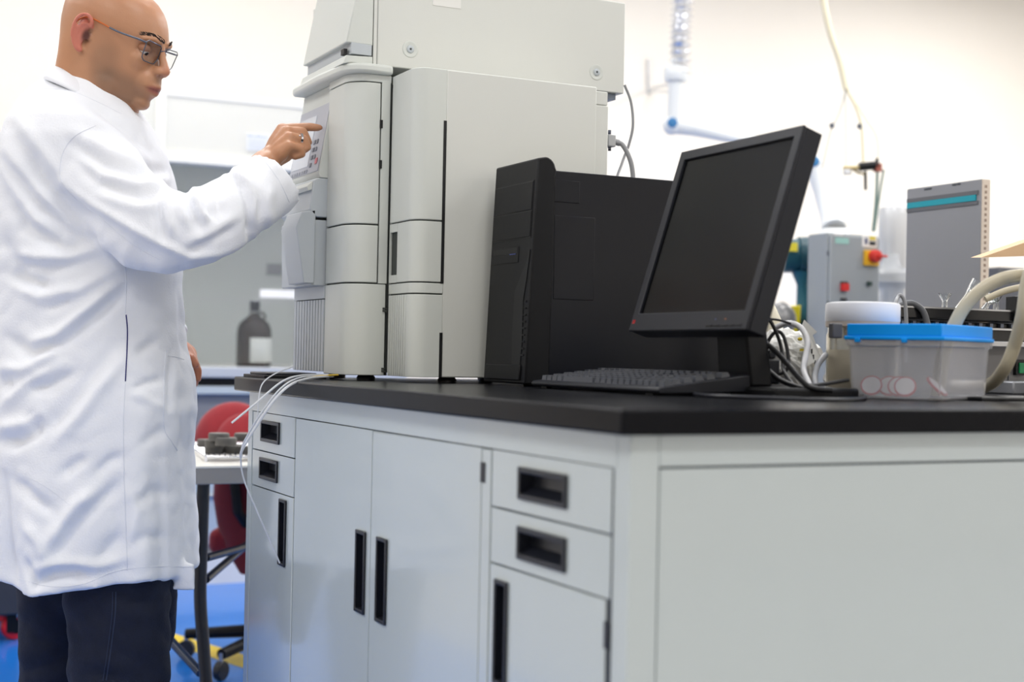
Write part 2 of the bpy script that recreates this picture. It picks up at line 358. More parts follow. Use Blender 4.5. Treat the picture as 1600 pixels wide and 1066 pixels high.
# screen block C: profiles in the plane Y = YC
def prC(px, py): p = onY(px, py, YC); return (p.x, p.z)
s_t = prC(472, 176); s_b = prC(451, 286)
xbk = XB+.06
def profC(name, pts, m, bev=.001, y0=yb1-.0, y1=YC): return MB().prism([(x, y0, z) for x, z in pts], (0, y1-y0, 0)).build(name, m, inst, bevel=bev)
profC('screen_housing', [(xbk, zc0), (s_t[0]+.004, zc0), s_t, s_b, (s_b[0]+.004, prC(451, 292)[1]), (xbk, prC(451, 292)[1])], inst_m, .0015)
sh = [prC(444, 296), prC(438, 340), prC(448, 350), (xbk, prC(448, 350)[1]), (xbk, prC(451, 293)[1]), (s_b[0]-.001, prC(451, 292.5)[1])]
profC('tray_chute', sh, inst_lt, .002)
pod_t = prC(440, 352); pod_b = prC(440, 451)
profC('lower_pod', y0=yb1+.004, pts=[(xbk, pod_t[1]-.002), (pod_t[0], pod_t[1]-.002), (pod_b[0], pod_b[1]), (xbk, pod_b[1])], m=inst_lt, bev=.002)
# notch: a protruding handle with hollow
hz = prC(446, 300)[1]
pod2 = onX(478, 330, pod_t[0])
MB().prism([(pod_t[0]-.018, yb1, pod_t[1]+.012), (pod_t[0]-.03, yb1, pod_t[1]-.02), (pod_t[0]-.012, yb1, pod_b[1]+.004), (pod_t[0]+.01, yb1, pod_b[1]+.004), (pod_t[0]+.01, yb1, pod_t[1]+.018)], (0, (YC-yb1)*.52, 0)).build('pod_door', inst_lt, inst, bevel=.002)
MB().prism([(s_b[0]-.010, yb1+.004, hz+.004), (s_b[0]-.022, yb1+.004, hz-.008), (s_b[0]-.018, yb1+.004, hz-.016), (s_b[0]+.01, yb1+.004, hz-.004)], (0, (YC-yb1)*.55, 0)).build('pull_lip', inst_m, inst, bevel=.001)
MB().box((s_b[0]-.004, yb1+.012, hz-.030), (s_b[0]+.004, yb1+.07, hz-.008)).build('grip_recess', inst_dk, inst)
vt = prC(458, 470)[1]; vx = prC(459, 500)[0]
MB().box((vx, yb1, vt), (xbk, YC, pod_b[1])).build('vent_header', inst_lt, inst)
MB().box((vx+.006, yb1, zb+.004), (xbk, YC, vt)).build('vent_backing', inst_dk, inst)
nr = 11; st = (YC-yb1)/nr
for k in range(nr): MB().box((vx, yb1+k*st+.002, zb+.004), (vx+.008, yb1+(k+1)*st-.002, vt-.002)).build('vent_rib', inst_lt, inst, bevel=.0008)
# control panel on the tilted face
n = Vector((s_b[1]-s_t[1], 0, -(s_b[0]-s_t[0]))).normalized()
if n.x > 0: n = -n
p0 = Vector((s_t[0], YC, s_t[1]))
up = Vector((s_t[0]-s_b[0], 0, s_t[1]-s_b[1])).normalized()
hh = (Vector(s_t)-Vector(s_b)).length
def SM(px, py):   # to (y, v) on the tilted face
    q = onP(px, py, p0, n); return q.y, (q-Vector((s_b[0], YC, s_b[1]))).dot(up)
Mt = Matrix(((0, up.x, n.x, s_b[0]), (1, 0, 0, 0), (0, up.z, n.z, s_b[1]), (0, 0, 0, 1)))
def plate(a_, b_, z0, z1): return MB().box((min(a_[0], b_[0]), min(a_[1], b_[1]), z0), (max(a_[0], b_[0]), max(a_[1], b_[1]), z1), Mt)
pan = plate((yb1+.004, .006), (YC-.004, hh-.006), 0, .0015).build('control_panel', mat('panel_foil_grey', (178, 182, 192), .35), inst, bevel=.0005)
plate((yb1+.075, .022), (YC-.012, hh-.024), .0015, .0022).build('display', mat('pale_display', (214, 220, 228), .15, spec=.6), pan)
bm_ = mat('grey_keys', (128, 132, 142), .5)
for r_ in range(4):
    for c_ in range(2):
        if r_ == 0 and c_ == 0: continue
        y = yb1+.035+c_*.017; v = .018+r_*.016
        plate((y, v), (y+.012, v+.009), .0015, .003).build('button', bm_, pan, bevel=.0006)
plate((yb1+.018, .022), (yb1+.030, .034), .0015, .003).build('button', mat('red_key', (222, 130, 136), .5), pan, bevel=.0006)['label'] = 'pink red stop key'
for k in range(7): plate((yb1+.072+k*.016, .008), (yb1+.083+k*.016, .015), .0015, .0025).build('button', mat('pale_keys', (158, 162, 172), .5), pan, bevel=.0004)
for (x, y) in ((xs0+.03, YA+.04), (xs1-.04, YA+.04), (XB+.06, YBm+.05), (xs1-.04, YC-.05), (XB+.07, BYL-.04)):
    MB().lathe([(.018, 0), (.018, .006), (.012, zb-ZT+.004)], (x, y, ZT), seg=16).build('foot', pc_dk, inst, smooth=True)
# ------------------------------------------------------------------ detector unit on top
zU = zc1; 
Yu = onZ(585, 102.5, zU).y
xu0 = onY(590, 60, Yu).x; xu1 = onY(976, 80, Yu).x; zUt = onY(977, 5, Yu).z; YU2 = Yu+.40
dz = zU
det = thing('detector_module', (xu0, Yu, zU), 'wide grey detector unit stacked on top of the chromatograph, with two round screws', 'instrument')
MB().box((xu0, Yu, zU+.001), (xu1, YU2, zUt)).build('housing', inst2_m, det, bevel=.002)
def prU(px, py): p = onY(px, py, Yu); return (p.x, p.z)
ft = onX(472, 108, prU(540, 67)[0]).y
ft = min(ft, YU2+.05)
def profU(name, pts, m, bev=.0012): return MB().prism([(x, Yu, z) for x, z in pts], (0, ft-Yu, 0)).build(name, m, det, bevel=bev)
xg = prU(583, 60)[0]
profU('sloping_front', [prU(541, 66), prU(577, 71), (xg, prU(577, 71)[1]), (xg, zUt), (prU(566, -20)[0], zUt)], inst_m, .0025)
profU('front_groove', [(prU(549, 70)[0], prU(577, 87)[1]), (xg-.002, prU(577, 87)[1]), (xg-.002, prU(577, 70)[1]), (prU(549, 70)[0], prU(577, 68)[1])], inst_lt)
profU('front_lip', [prU(536, 99), prU(541, 86), (xg, prU(577, 88)[1]), (xg, zU+.001), (prU(549, 99)[0], zU+.001)], inst_m, .0015)
MB().box((xg-.001, Yu+.005, zU+.002), (xu0+.001, ft-.01, zUt-.003)).build('front_gap', inst_dk, det)
MB().box((xg+.0012, Yu+.0005, zU+.002), (xu0-.0012, ft-.01, zUt-.003)).build('gap_filler', inst2_m, det)
for px, py in ((537, 77),): 
    p = prU(543, 79); MB().box((p[0]-.003, Yu+.012, p[1]-.005), (p[0]+.004, Yu+.03, p[1]+.006)).build('side_switch', pc_dk, det)
for px, py in ((641, 77), (932, 113)):
    p = onY(px, py, Yu)
    sw = MB().lathe([(.0165, .0001), (.0160, .0009), (.0135, .0013), (.0115, .0005), (.0005, .0005)], p, (0, -1, 0), 28).build('screw_dish', inst_m, det, smooth=True)
    MB().lathe([(.0075, .0002), (.0075, .0018), (.006, .003), (.0025, .003), (.002, .001)], p, (0, -1, 0), 20).build('screw', inst_lt, sw, smooth=True)
    MB().lathe([(.0016, .0005), (.0016, .0034)], p, (0, -1, 0), 10).build('screw_socket', inst_dk, sw)
p = onY(676, 8, Yu); q = onY(720, 8, Yu)
MB().box((p.x, Yu-.0008, p.z), (q.x, Yu, p.z+.03)).build('label_plate', mat('pale_label', (226, 226, 222), .4), det)
MB().box((onY(932, 150, Yu).x+.0, Yu+.01, zU-.012), (onY(966, 150, Yu).x, Yu+.12, zU+.001)).build('bracket_foot', mat('blue_grey_bracket', (120, 130, 145), .4), det, bevel=.001)
p0_, p1_ = onY(590, 107, YBm+.02), onY(640, 112, YBm+.02)
MB().box((p0_.x, YBm+.085, zt+.001), (p1_.x, YBm+.12, zc1-.0015)).build('gap_shade_strip', pc_dk, det)
# ------------------------------------------------------------------ computer tower
bt = P(820, 602, 2.705*.93); XT, YT = bt.x, bt.y
tf = lambda px, py: onY(px, py, YT)
tw = thing('computer_tower', (XT, YT, ZT), 'black desktop computer tower on the worktop behind the keyboard', 'computer')
zt_t = tf(841, 244).z; zt_c = tf(871, 266).z
x_ft = tf(841, 246).x; x_fb = tf(820, 598).x; x_bt = tf(869, 270).x; x_bb = tf(858, 598).x
Wt = min(onX(775, 262, x_ft).y, YA-.006)-YT
zfoot = ZT+.004
xbk2 = x_bt+.40
MB().box((min(x_bt, x_bb)-.005, YT+.006, zfoot), (xbk2, YT+Wt-.003, zt_c)).build('case', pc_side, tw, bevel=.002)
prof = [(x_ft, zt_t-.003), (x_fb, zfoot), (x_bb, zfoot), (x_bt, zt_c-.01), (x_bt, zt_c+.0)]
for k in range(7):
    a_ = math.pi/2*k/6; rx = (x_bt-x_ft)*.55; prof.append((x_bt-rx+rx*math.cos(a_), zt_c+(zt_t-zt_c)*math.sin(a_)))
bz = MB().prism([(x, YT, z) for x, z in prof], (0, Wt, 0)).build('front_bezel', pc_m, tw, bevel=.003)
tn = Vector((-(zt_t-zfoot), 0, (x_ft-x_fb))).normalized()
tup = Vector((x_ft-x_fb, 0, zt_t-zfoot)).normalized(); org = Vector((x_fb, YT, zfoot))
def TM(px, py): q = onP(px, py, org, tn); return q.y-YT, (q-org).dot(tup)
MT = Matrix(((0, tup.x, tn.x, org.x), (1, 0, 0, org.y), (0, tup.z, tn.z, org.z), (0, 0, 0, 1)))
def tplate(a_, b_, z0, z1): return MB().box((min(a_[0], b_[0]), min(a_[1], b_[1]), z0), (max(a_[0], b_[0]), max(a_[1], b_[1]), z1), MT)
a_ = TM(775, 290); b_ = TM(834, 331); y_lo, y_hi = .012, min(Wt-.006, a_[0])
v1, v2 = TM(834, 283)[1], TM(834, 328)[1]
def bay(va, vb, z1=.0018):
    tplate((y_lo, vb), (y_hi, va), 0, z1).build('drive_bay_cover', pc_m, bz, bevel=.001)
tplate((y_lo-.002, v2-.049), (y_hi+.002, v1+.002), 0, .0006).build('bay_groove', pc_dk, bz)
bay(v1, v2+.001); bay(v2-.001, v2-.047)
vs = TM(790, 398)[1]; yl = TM(809, 398)[0]; yh = TM(768, 398)[0]
tplate((yl-.004, vs-.017), (min(yh, Wt-.01), vs+.012), .0, .001).build('slot_frame', pc_m, bz, bevel=.0006)
tplate((yl, vs+.000), (min(yh, Wt-.014), vs+.010), .0006, .0014).build('floppy_slot', pc_dk, bz)
tplate((yl+.006, vs-.002), (yl+.03, vs-.0005), .001, .002).build('status_light', mat('blue_mark', (60, 74, 140), .4), bz)
# dark curved cut-out at the near edge
cp = [TM(x, y) for x, y in ((829, 390), (822, 412), (805, 455), (801, 520), (800, 572), (812, 578), (816, 540), (818, 470), (824, 430))]
cp = [(max(.002, y), v) for y, v in cp]
MB().prism([(y, v, 0) for y, v in cp], (0, 0, .0012), MT).build('air_intake', pc_dk, bz)
e0 = TM(816, 475)
for k in range(9): tplate((.010, .05+k*.012), (.020, .053+k*.012), .0012, .002).build('intake_bar', pc_m, bz)
tplate((.018, .006), (Wt-.012, .034), .0, .0035).build('kick_scoop', pc_m, bz, bevel=.003)
for (x0, y0, x1, y1) in ((865, 276, 908, 318), (866, 332, 930, 470)):
    a1 = tf(x0, y0); b1 = tf(x1, y1)
    MB().box((a1.x+.004, YT+.0052, b1.z), (b1.x, YT+.0075, a1.z-.004)).build('embossed_panel', pc_side, tw, bevel=.0012)
for x in (x_bt+.02, xbk2-.03): MB().box((x, YT+.02, ZT), (x+.02, YT+Wt-.02, zfoot)).build('foot', pc_dk, tw)
# ------------------------------------------------------------------ monitor
mw, mh = .318, .312
mc = Vector((1.187, 1.811, .998)); ma = -.02; mt = .306; mw = .33
e = Vector((math.sin(ma), -math.cos(ma), 0)); nf = Vector((-math.cos(ma), -math.sin(ma), 0)); upm = Vector((0, 0, 1))*math.cos(mt)-nf*math.sin(mt)
nn = e.cross(upm); nn = nn if nn.dot(nf) > 0 else -nn
MM = Matrix(((e.x, upm.x, nn.x, mc.x), (e.y, upm.y, nn.y, mc.y), (e.z, upm.z, nn.z, mc.z), (0, 0, 0, 1)))
mon = thing('computer_monitor', (mc.x+.1, mc.y, ZT), 'black tilted flat-panel monitor with a blank dark screen', 'monitor')
hw = mw/2
ring_panel((-hw, 0), (hw, mh), (-hw+.017, .030), (hw-.017, mh-.016), .006, MM @ Matrix.Translation((0, 0, -.006))).build('screen_bezel', mon_m, mon, bevel=.0015)
MB().box((-hw+.0005, .0005, -.036), (hw-.0005, mh-.0005, -.0062), MM).build('housing', mon_m, mon, bevel=.002)
MB().box((-hw+.015, .028, -.0064), (hw-.015, mh-.014, -.0045), MM).build('screen', screen_m, mon)
MB().prism([(-hw+.04, .02, -.036), (hw-.03, .02, -.036), (hw-.03, mh-.06, -.036), (-hw+.04, mh-.06, -.036)], (0, 0, -.02), MM).build('back_cover', pc_m, mon, bevel=.008)
for k in range(5): MB().box((hw-.105+k*.019, .0055, -.001), (hw-.089+k*.019, .0085, .0012), MM).build('button', pc_m, mon, bevel=.0004)
MB().box((hw-.085, .016, -.0004), (hw-.083, .018, .0004), MM).build('menu_mark', mat('blue_print', (70, 80, 130), .4), mon)
MB().box((hw-.06, .016, -.0004), (hw-.057, .018, .0004), MM).build('power_mark', mat('orange_print', (150, 90, 50), .4), mon)
MB().box((-hw+.006, .013, -.0004), (-hw+.0075, .019, .0005), MM).box((-hw+.009, .013, -.0004), (-hw+.0105, .019, .0005), MM).box((-hw+.012, .013, -.0004), (-hw+.0135, .019, .0005), MM).box((-hw+.006, .0125, -.0004), (-hw+.0135, .0138, .0005), MM).build('red_emblem', mat('red_print', (170, 30, 34), .4), mon)
# stand
nb = mc-nf*.075
nk = MB()
nk.hexa([nb+e*.045-nf*.02+Vector((0, 0, -.083)), nb-e*.045-nf*.02+Vector((0, 0, -.083)), nb-e*.045-nf*.06+Vector((0, 0, -.083)), nb+e*.045-nf*.06+Vector((0, 0, -.083))],
        [nb+e*.035+Vector((0, 0, .10)), nb-e*.035+Vector((0, 0, .10)), nb-e*.035-nf*.04+Vector((0, 0, .10)), nb+e*.035-nf*.04+Vector((0, 0, .10))])
nk.build('stand_neck', pc_m, mon, bevel=.004)
bb = nb-nf*.03
MB().prism([(bb+e*a1-nf*b1).to_tuple()[:2]+(ZT,) for a1, b1 in ((-.12, -.018), (.12, -.018), (.13, .09), (.10, .15), (-.10, .15), (-.13, .09))], (0, 0, .015)).build('stand_base', pc_m, mon, bevel=.004)
# ------------------------------------------------------------------ keyboard
kb0 = onZ(1024, 619, ZT); KX = kb0.x+.004; KY0 = kb0.y; KY1 = min(onX(829, 604, KX).y, YT-.006)
KD = .165; kl = KY1-KY0
kbd = thing('keyboard', (KX, KY0, ZT), 'dark grey computer keyboard lying in front of the monitor', 'keyboard')
kz0, kz1 = .0125, .033
prof = [(KX+.004, ZT+.003), (KX, ZT+.008), (KX+.004, ZT+kz0), (KX+KD, ZT+kz1), (KX+KD, ZT+.010), (KX+KD-.01, ZT+.006)]
MB().prism([(x, KY0, z) for x, z in prof], (0, kl, 0)).build('base', mon_m, kbd, bevel=.0018)
for y in (KY0+.03, KY1-.04):
    MB().box((KX+KD-.025, y, ZT), (KX+KD-.015, y+.02, ZT+.01)).box((KX+.01, y, ZT), (KX+.02, y+.02, ZT+.004)).build('foot', pc_dk, kbd)
sl = math.atan2(kz1-kz0, KD-.004)
rows = 6; pitch = .0185; ncol = int((kl-.02)/pitch)
kme = MB(); s_ = .0078
kme.hexa([(-s_, -s_, 0), (s_, -s_, 0), (s_, s_, 0), (-s_, s_, 0)], [(-s_*.72, -s_*.75, .0085), (s_*.75, -s_*.75, .0075), (s_*.75, s_*.75, .0075), (-s_*.72, s_*.75, .0085)])
kmesh = kme.mesh('key'); kmesh.materials.append(key_m)
wide = MB(); wide.hexa([(-s_, -.05, 0), (s_, -.05, 0), (s_, .05, 0), (-s_, .05, 0)], [(-s_*.7, -.048, .0085), (s_*.75, -.048, .0075), (s_*.75, .048, .0075), (-s_*.7, .048, .0085)])
wmesh = wide.mesh('key'); wmesh.materials.append(key_m)
proto = None
for r_ in range(rows):
    xx = KX+.022+r_*.0205+(.006 if r_ == 5 else 0); zz = ZT+kz0+(xx-KX-.004)*math.tan(sl)-.0005
    y = KY1-.012; c_ = 0
    while y-pitch > KY0+.008:
        if r_ == 0 and 4 == c_:
            o = bpy.data.objects.new('key', wmesh); yy = y-.053; step = .108
        else:
            gap = .006 if c_ in (15, 18) or (r_ == 5 and c_ in (1, 5, 9)) else 0
            y -= gap; o = bpy.data.objects.new('key', kmesh); yy = y-pitch/2; step = pitch
        COL.objects.link(o); o.parent = kbd; o.location = Vector((xx, yy, zz))-W[kbd.name]; o.rotation_euler = (0, -sl, 0)
        y -= step; c_ += 1
# ------------------------------------------------------------------ right side of the worktop
def at_top(px, py): return onZ(px, py, ZT)
# translucent tub with blue lid
b0, b1_, b2 = at_top(1325, 622), at_top(1470, 627.5), at_top(1531, 624.5)
ex = (b0-b1_); Lx = ex.length; ex.normalize(); ey = Vector((-ex.y, ex.x, 0)); ey = ey if ey.dot(b2-b1_) > 0 else -ey
Ly = (b2-b1_).dot(ey)+.0
BM = Matrix(((ex.x, ey.x, 0, b1_.x), (ex.y, ey.y, 0, b1_.y), (0, 0, 1, ZT), (0, 0, 0, 1)))
hb_ = (627.5-528)/F*(b1_-CAM).dot(fw)
tub = thing('storage_tub', b1_, 'translucent plastic tub with a bright blue lid holding flat round discs', 'container')
def trans_mat(name, rgb, rough, tr, alpha=1):
    return mat(name, rgb, rough, trans=tr, ior=1.12, var=0)
cloudy = mat('cloudy_polypropylene', (246, 247, 252), .17, trans=.79, ior=1.06, var=.01)
k1 = .006
body = MB(); tb = .0025
def frus(mb, i0, i1, z0, z1, flip=False):
    mb.hexa([BM @ Vector(q) for q in ((i0, i0, z0), (Lx-i0, i0, z0), (Lx-i0, Ly-i0, z0), (i0, Ly-i0, z0))], [BM @ Vector(q) for q in ((i1, i1, z1), (Lx-i1, i1, z1), (Lx-i1, Ly-i1, z1), (i1, Ly-i1, z1))])
    return mb
# walls as open shell with thickness
vs = []; 
def rc(i, z): return [BM @ Vector(q) for q in ((i, i, z), (Lx-i, i, z), (Lx-i, Ly-i, z), (i, Ly-i, z))]
vs = rc(.004, .001)+rc(.0, hb_*.86)+rc(-.004, hb_*.86)+rc(-.004, hb_)+rc(-.002, hb_)+rc(.002, hb_*.86)+rc(.0065, .004)
fs = [(0, 1, 2, 3), (27, 26, 25, 24)]
for L_ in range(6):
    for k in range(4): fs.append((L_*4+k, L_*4+(k+1) % 4, L_*4+4+(k+1) % 4, L_*4+4+k))
MB().add(vs, fs).build('tub_body', cloudy, tub, bevel=.0015)
blue_l = mat('bright_blue_plastic', (0, 156, 252), .5, spec=.3, var=.02)
lid = MB(); lz = hb_-.004; lt = .0245
lid.box((-.006, -.006, lz), (Lx+.006, Ly+.006, lz+.006), BM)
lid.box((-.001, -.004, lz+.006), (Lx+.002, Ly+.012, lz+lt), BM)
lid_o = lid.build('lid', blue_l, tub, bevel=.0015)
for xx in (Lx*.35, Lx*.86): MB().box((xx, -.0085, lz-.004), (xx+.008, -.002, lz+.003), BM).build('snap_tab', blue_l, lid_o, bevel=.001)
disc_w = mat('white_disc_face', (236, 232, 230), .5); disc_r = mat('red_disc_rim', (190, 40, 62), .45)
dl = [('white disc with a red rim leaning at the right inside the tub', .22, .05, 35, -.3), ('white and red disc standing near the middle of the tub floor', .95, .0, 62, .1), ('white and red disc just left of the middle disc in the tub', 1.15, .01, 60, .15), ('white and red disc in the left half of the tub', 1.42, .02, 66, .2), ('leftmost white and red disc lying in the tub corner', 1.75, .01, 58, .1)]
for i, (lb, fx, oy, tl, yw) in enumerate(dl):
    if i == 0: c = BM @ Vector((.030, Ly*.30, .0205)); ax = (BM.to_3x3() @ Vector((-.75, .1, .8))).normalized(); R_ = .0195
    else: c = BM @ Vector((Lx*.5*fx-.005, .022+oy, .0195)); ax = (BM.to_3x3() @ Vector((-.25, -.8, .45))).normalized(); R_ = .0165
    d = thing('round_disc', c, lb, 'disc', 'discs inside the tub')
    MB().lathe([(R_*.86, -.0012), (R_*.86, .0022)], c, ax, 28).build('face', disc_w, d)
    MB().lathe([(R_, -.0018), (R_, .0018), (R_*.85, .0018), (R_*.85, -.0018), (R_, -.0018)], c, ax, 28, ends=False).build('rim', disc_r, d)
# jar with white lid
jd = 2.36; jc = P(1346, 604, jd); jc.z = ZT; jr = 55/F*jd; jh = (611-497)/F*jd
jar = thing('lidded_jar', jc, 'wide clear jar with a white screw lid, behind the blue-lidded tub', 'jar')
glassy = mat('jar_plastic', (236, 232, 222), .08, trans=.9, ior=1.12, var=0)
MB().lathe([(jr*.94, .002), (jr, .008), (jr, jh*.82), (jr*.96, jh*.86), (jr*.96, jh), (jr*.92, jh), (jr*.92, jh*.86), (jr*.965, jh*.8), (jr*.965, .01), (jr*.9, .006)], jc, seg=48).build('jar_body', glassy, jar, smooth=True)
MB().lathe([(jr*.9, .007), (jr*.95, .011), (jr*.95, jh*.62), (jr*.9, jh*.62)], jc, seg=40).build('powder_fill', mat('pale_powder', (240, 236, 226), .8, var=.05), jar, smooth=True)
MB().lathe([(jr*1.005, jh*.93), (jr*1.03, jh*.94), (jr*1.03, jh+.001), (jr*1.0, jh+.001)], jc, seg=48).build('neck_ring', mat('beige_ring', (190, 180, 172), .5), jar, smooth=True)
MB().lathe([(jr*1.02, jh), (jr*1.04, jh+.002), (jr*1.04, jh+27/F*jd), (jr*1.0, jh+30/F*jd), (jr*.9, jh+31/F*jd), (.001, jh+31/F*jd)], jc, seg=48).build('screw_lid', mat('white_lid', (228, 229, 234), .4), jar, smooth=True)
# flat dark tray and cable lying on the counter in front
p = [at_top(1085, 622), at_top(1350, 628), at_top(1365, 621), at_top(1120, 615)]
t = MB().tube(spline([at_top(x, y)+Vector((0, 0, .0035)) for x, y in ((1085, 620), (1120, 623), (1200, 626), (1290, 629), (1350, 626), (1330, 617), (1280, 612), (1235, 608))], 10), .003, 10).build('power_cable', black_pl, smooth=True)
tag(t, 'black cable lying flat along the worktop in front of the keyboard and tub', 'cable')
p = [at_top(x, y) for x, y in ((1105, 615), (1185, 620), (1240, 622), (1290, 612), (1190, 603))]
# cables behind monitor
def cable(name, pts, r, m, lab, cat='cable', g=None, seg=10):
    o = MB().tube(spline(pts, 10), r, seg).build(name, m, smooth=True); return tag(o, lab, cat, g)
blk = mat('black_rubber', (22, 23, 27), .4)
gry = mat('grey_cable_sheath', (148, 150, 154), .4)
cable('black_cable', [P(1150, 470, 2.2), P(1182, 522, 2.18), P(1215, 552, 2.16), P(1248, 590, 2.12), P(1268, 606, 2.1), P(1300, 610, 2.1)], .0045, blk, 'thick black cable sloping down to the right from behind the monitor')
cable('black_cable', [P(1178, 530, 2.2), P(1190, 565, 2.2), P(1213, 590, 2.18), P(1243, 604, 2.14), P(1262, 609, 2.12)], .0042, blk, 'black cable curving low beside the monitor stand')
cable('black_cable', [P(1185, 497, 2.3), P(1215, 500, 2.3), P(1236, 506, 2.3)], .002, blk, 'thin black cable stretched level right of the monitor edge')
cable('black_cable', [P(1203, 500, 2.3), P(1213, 520, 2.3), P(1221, 545, 2.3), P(1225, 580, 2.28), P(1240, 602, 2.2)], .003, blk, 'black cable dropping steeply in front of the white bag')
cable('black_cable', [P(1196, 570, 2.32), P(1200, 535, 2.32), P(1214, 518, 2.32), P(1226, 530, 2.32), P(1232, 570, 2.3), P(1218, 584, 2.3), P(1200, 574, 2.3)], .003, blk, 'black cable coiled in a loop against the white bag')
cable('black_cable', [P(1262, 604, 2.13), P(1290, 600, 2.13), P(1326, 594, 2.14)], .0028, blk, 'black cable reaching right to the tub')
cable('grey_cable', [P(1212, 512, 2.36), P(1232, 505, 2.34), P(1252, 513, 2.32), P(1262, 535, 2.3), P(1258, 560, 2.28), P(1256, 580, 2.25), P(1266, 603, 2.2)], .0048, mat('white_cable', (206, 207, 210), .35), 'pale grey cable arching over the white bag')
cable('grey_cable', [P(1290, 555, 2.35), P(1278, 570, 2.3), P(1273, 590, 2.25), P(1276, 606, 2.2)], .005, gry, 'grey cable bending down left of the jar')
cable('grey_cable', [onZ(1394, 608, ZT), P(1395, 500, 2.6), P(1404, 463, 2.6), P(1413, 470, 2.6), P(1416, 500, 2.6), P(1417, 570, 2.6)], .0035, gry, 'small grey cable loop right of the jar lid')
cable('black_cable', [P(1404, 478, 2.7), P(1425, 474, 2.7), P(1442, 486, 2.7), P(1450, 510, 2.7)], .006, mat('dark_grey_hose', (96, 98, 102), .4), 'dark grey cable hump between the jar and the black rails')
o = MB().box((-.012, -.01, 0), (.012, .01, .04), Matrix.Translation(P(1203, 600, 2.28)-Vector((0, 0, .0)))).box((-.007, -.006, .04), (.007, .006, .055), Matrix.Translation(P(1203, 600, 2.28))).build('cable_plug', blk, bevel=.003)
tag(o, 'black square plug on the worktop under the cable loop', 'plug')
# crumpled white bag
def crumple(name, c, R, m, lab, cat, amp=.25, seedv=0, parent=None, fl=1):
    mb = MB().ell((0, 0, 0), R, seg=40, rings=26); me = mb.mesh(name)
    for v in me.vertices:
        q = v.co*30+Vector((seedv, 0, 0)); d = abs(noise.noise(q))*1.6+abs(noise.noise(q*2.3))*.8
        v.co *= 1+amp*(d-.5)
    me.transform(Matrix.Translation(c)); o = link_mesh(name, me, m, parent)
    return o
bagm = mat('crumpled_white_plastic', (232, 232, 228), .35, var=.04, scale=50, bump=.5, bscale=60)
bc = P(1232, 562, 2.42); bc.z = ZT+.055
bag = thing('plastic_bag', (bc.x, bc.y, ZT), 'crumpled white plastic bag with small yellow and black print among the cables', 'bag')
crumple('bag_body', bc, (.055, .035, .055), bagm, '', '', parent=bag)
MB().prism([P(1253, 510, 2.38), P(1257, 500, 2.38), P(1277, 519, 2.38), P(1270, 524, 2.38), P(1283, 560, 2.38), P(1262, 572, 2.36)], hf*.003).build('paper_tag', bagm, bag)
ym = mat('yellow_print', (200, 178, 40), .5)
MB().ell(P(1250, 530, 2.365), (.005, .002, .003)).build('yellow_print', ym, bag)
MB().box((-.004, -.001, -.002), (.004, .001, .002), Matrix.Translation(P(1253, 547, 2.365))).build('yellow_print', ym, bag)
for k in range(4):
    MB().box((-.001, -.001, -.004), (.0006, .001, .004), Matrix.Translation(P(1266+k*2.5, 540+k*9, 2.372))).build('black_print', pc_dk, bag)
crm = mat('cream_plastic', (226, 220, 200), .4)
t = thing('squeeze_bottle', P(1212, 604, 2.55)*1, 'cream plastic bottle tip poking up beside the monitor edge', 'bottle')
q = P(1218, 560, 2.6); q.z = ZT
MB().tube([P(1212, 545, 2.6), P(1207, 505, 2.6), P(1200, 472, 2.6), P(1198, 466, 2.6)], [.02, .018, .009, .004], 16).build('nozzle', crm, t, smooth=True)
MB().lathe([(.03, 0), (.032, .004), (.032, .055), (.02, .075)], Vector((P(1212, 545, 2.6).x, P(1212, 545, 2.6).y, ZT)), seg=24).build('bottle_body', crm, t, smooth=True)
# small clear wrapped thing between the jar and tub
crumple('plastic_wrap', at_top(1318, 612)+Vector((.02, .03, .02)), (.035, .02, .022), mat('clear_wrap', (228, 228, 228), .15, trans=.6, ior=1.1, var=0), '', '', .3, 5)
tag(bpy.data.objects['plastic_wrap'], 'crumpled clear wrap at the foot of the jar left of the tub', 'wrap')
t = thing('clip_block', P(1305, 560, 2.28), 'small dark grey clip against the jar, left of the blue lid', 'clip')
MB().box((-.012, -.006, -.012), (.008, .006, .012), Matrix.Translation(P(1307, 517, 2.27))).build('clip_body', mat('mid_grey_plastic', (88, 88, 92), .5), t, bevel=.002)
MB().tube([P(1307, 519, 2.27), onZ(1303, 612, ZT)], .0015, 8).build('clip_stem', mat('jar_plastic', (236, 232, 222)), t)
# black rack of rails with apparatus behind the tub
rd = 2.75
RX0, RX1 = onZ(1380, 600, ZT).x, 2.32
ry = P(1500, 600, rd).y; rz = lambda py: P(1500, py, rd).z
rack = thing('shaker_rack', (P(1400, 600, rd).x, ry, ZT), 'long black railed apparatus with a grey metal base behind the tub', 'rack')
xr0 = onY(1385, 500, ry).x; xr1 = xr0+.42
blk_g = mat('glossy_black_metal', (24, 25, 28), .25)
MB().box((xr0, ry, rz(500)), (xr1, ry+.14, rz(482))).build('top_rail', blk_g, rack, bevel=.002)
MB().box((xr0, ry-.0005, rz(484)), (xr1, ry+.001, rz(481.5))).build('chrome_edge', metal_m, rack)
MB().box((xr0, ry+.01, rz(535)), (xr1, ry+.13, rz(503))).build('lower_rail', blk_g, rack, bevel=.002)
MB().box((xr0, ry+.004, rz(514)), (xr1, ry+.01, rz(511))).build('chrome_edge', metal_m, rack)
for k in range(14): MB().box((xr0+.012+k*.028, ry+.003, rz(510)), (xr0+.02+k*.028, ry+.012, rz(504))).build('rail_clip', dk_metal, rack)
xq = onY(1535, 560, ry).x
MB().box((xr0+.02, ry+.02, ZT), (xr1, ry+.13, rz(537))).build('base', mat('grey_base_metal', (122, 120, 120), .4, var=.05), rack, bevel=.002)
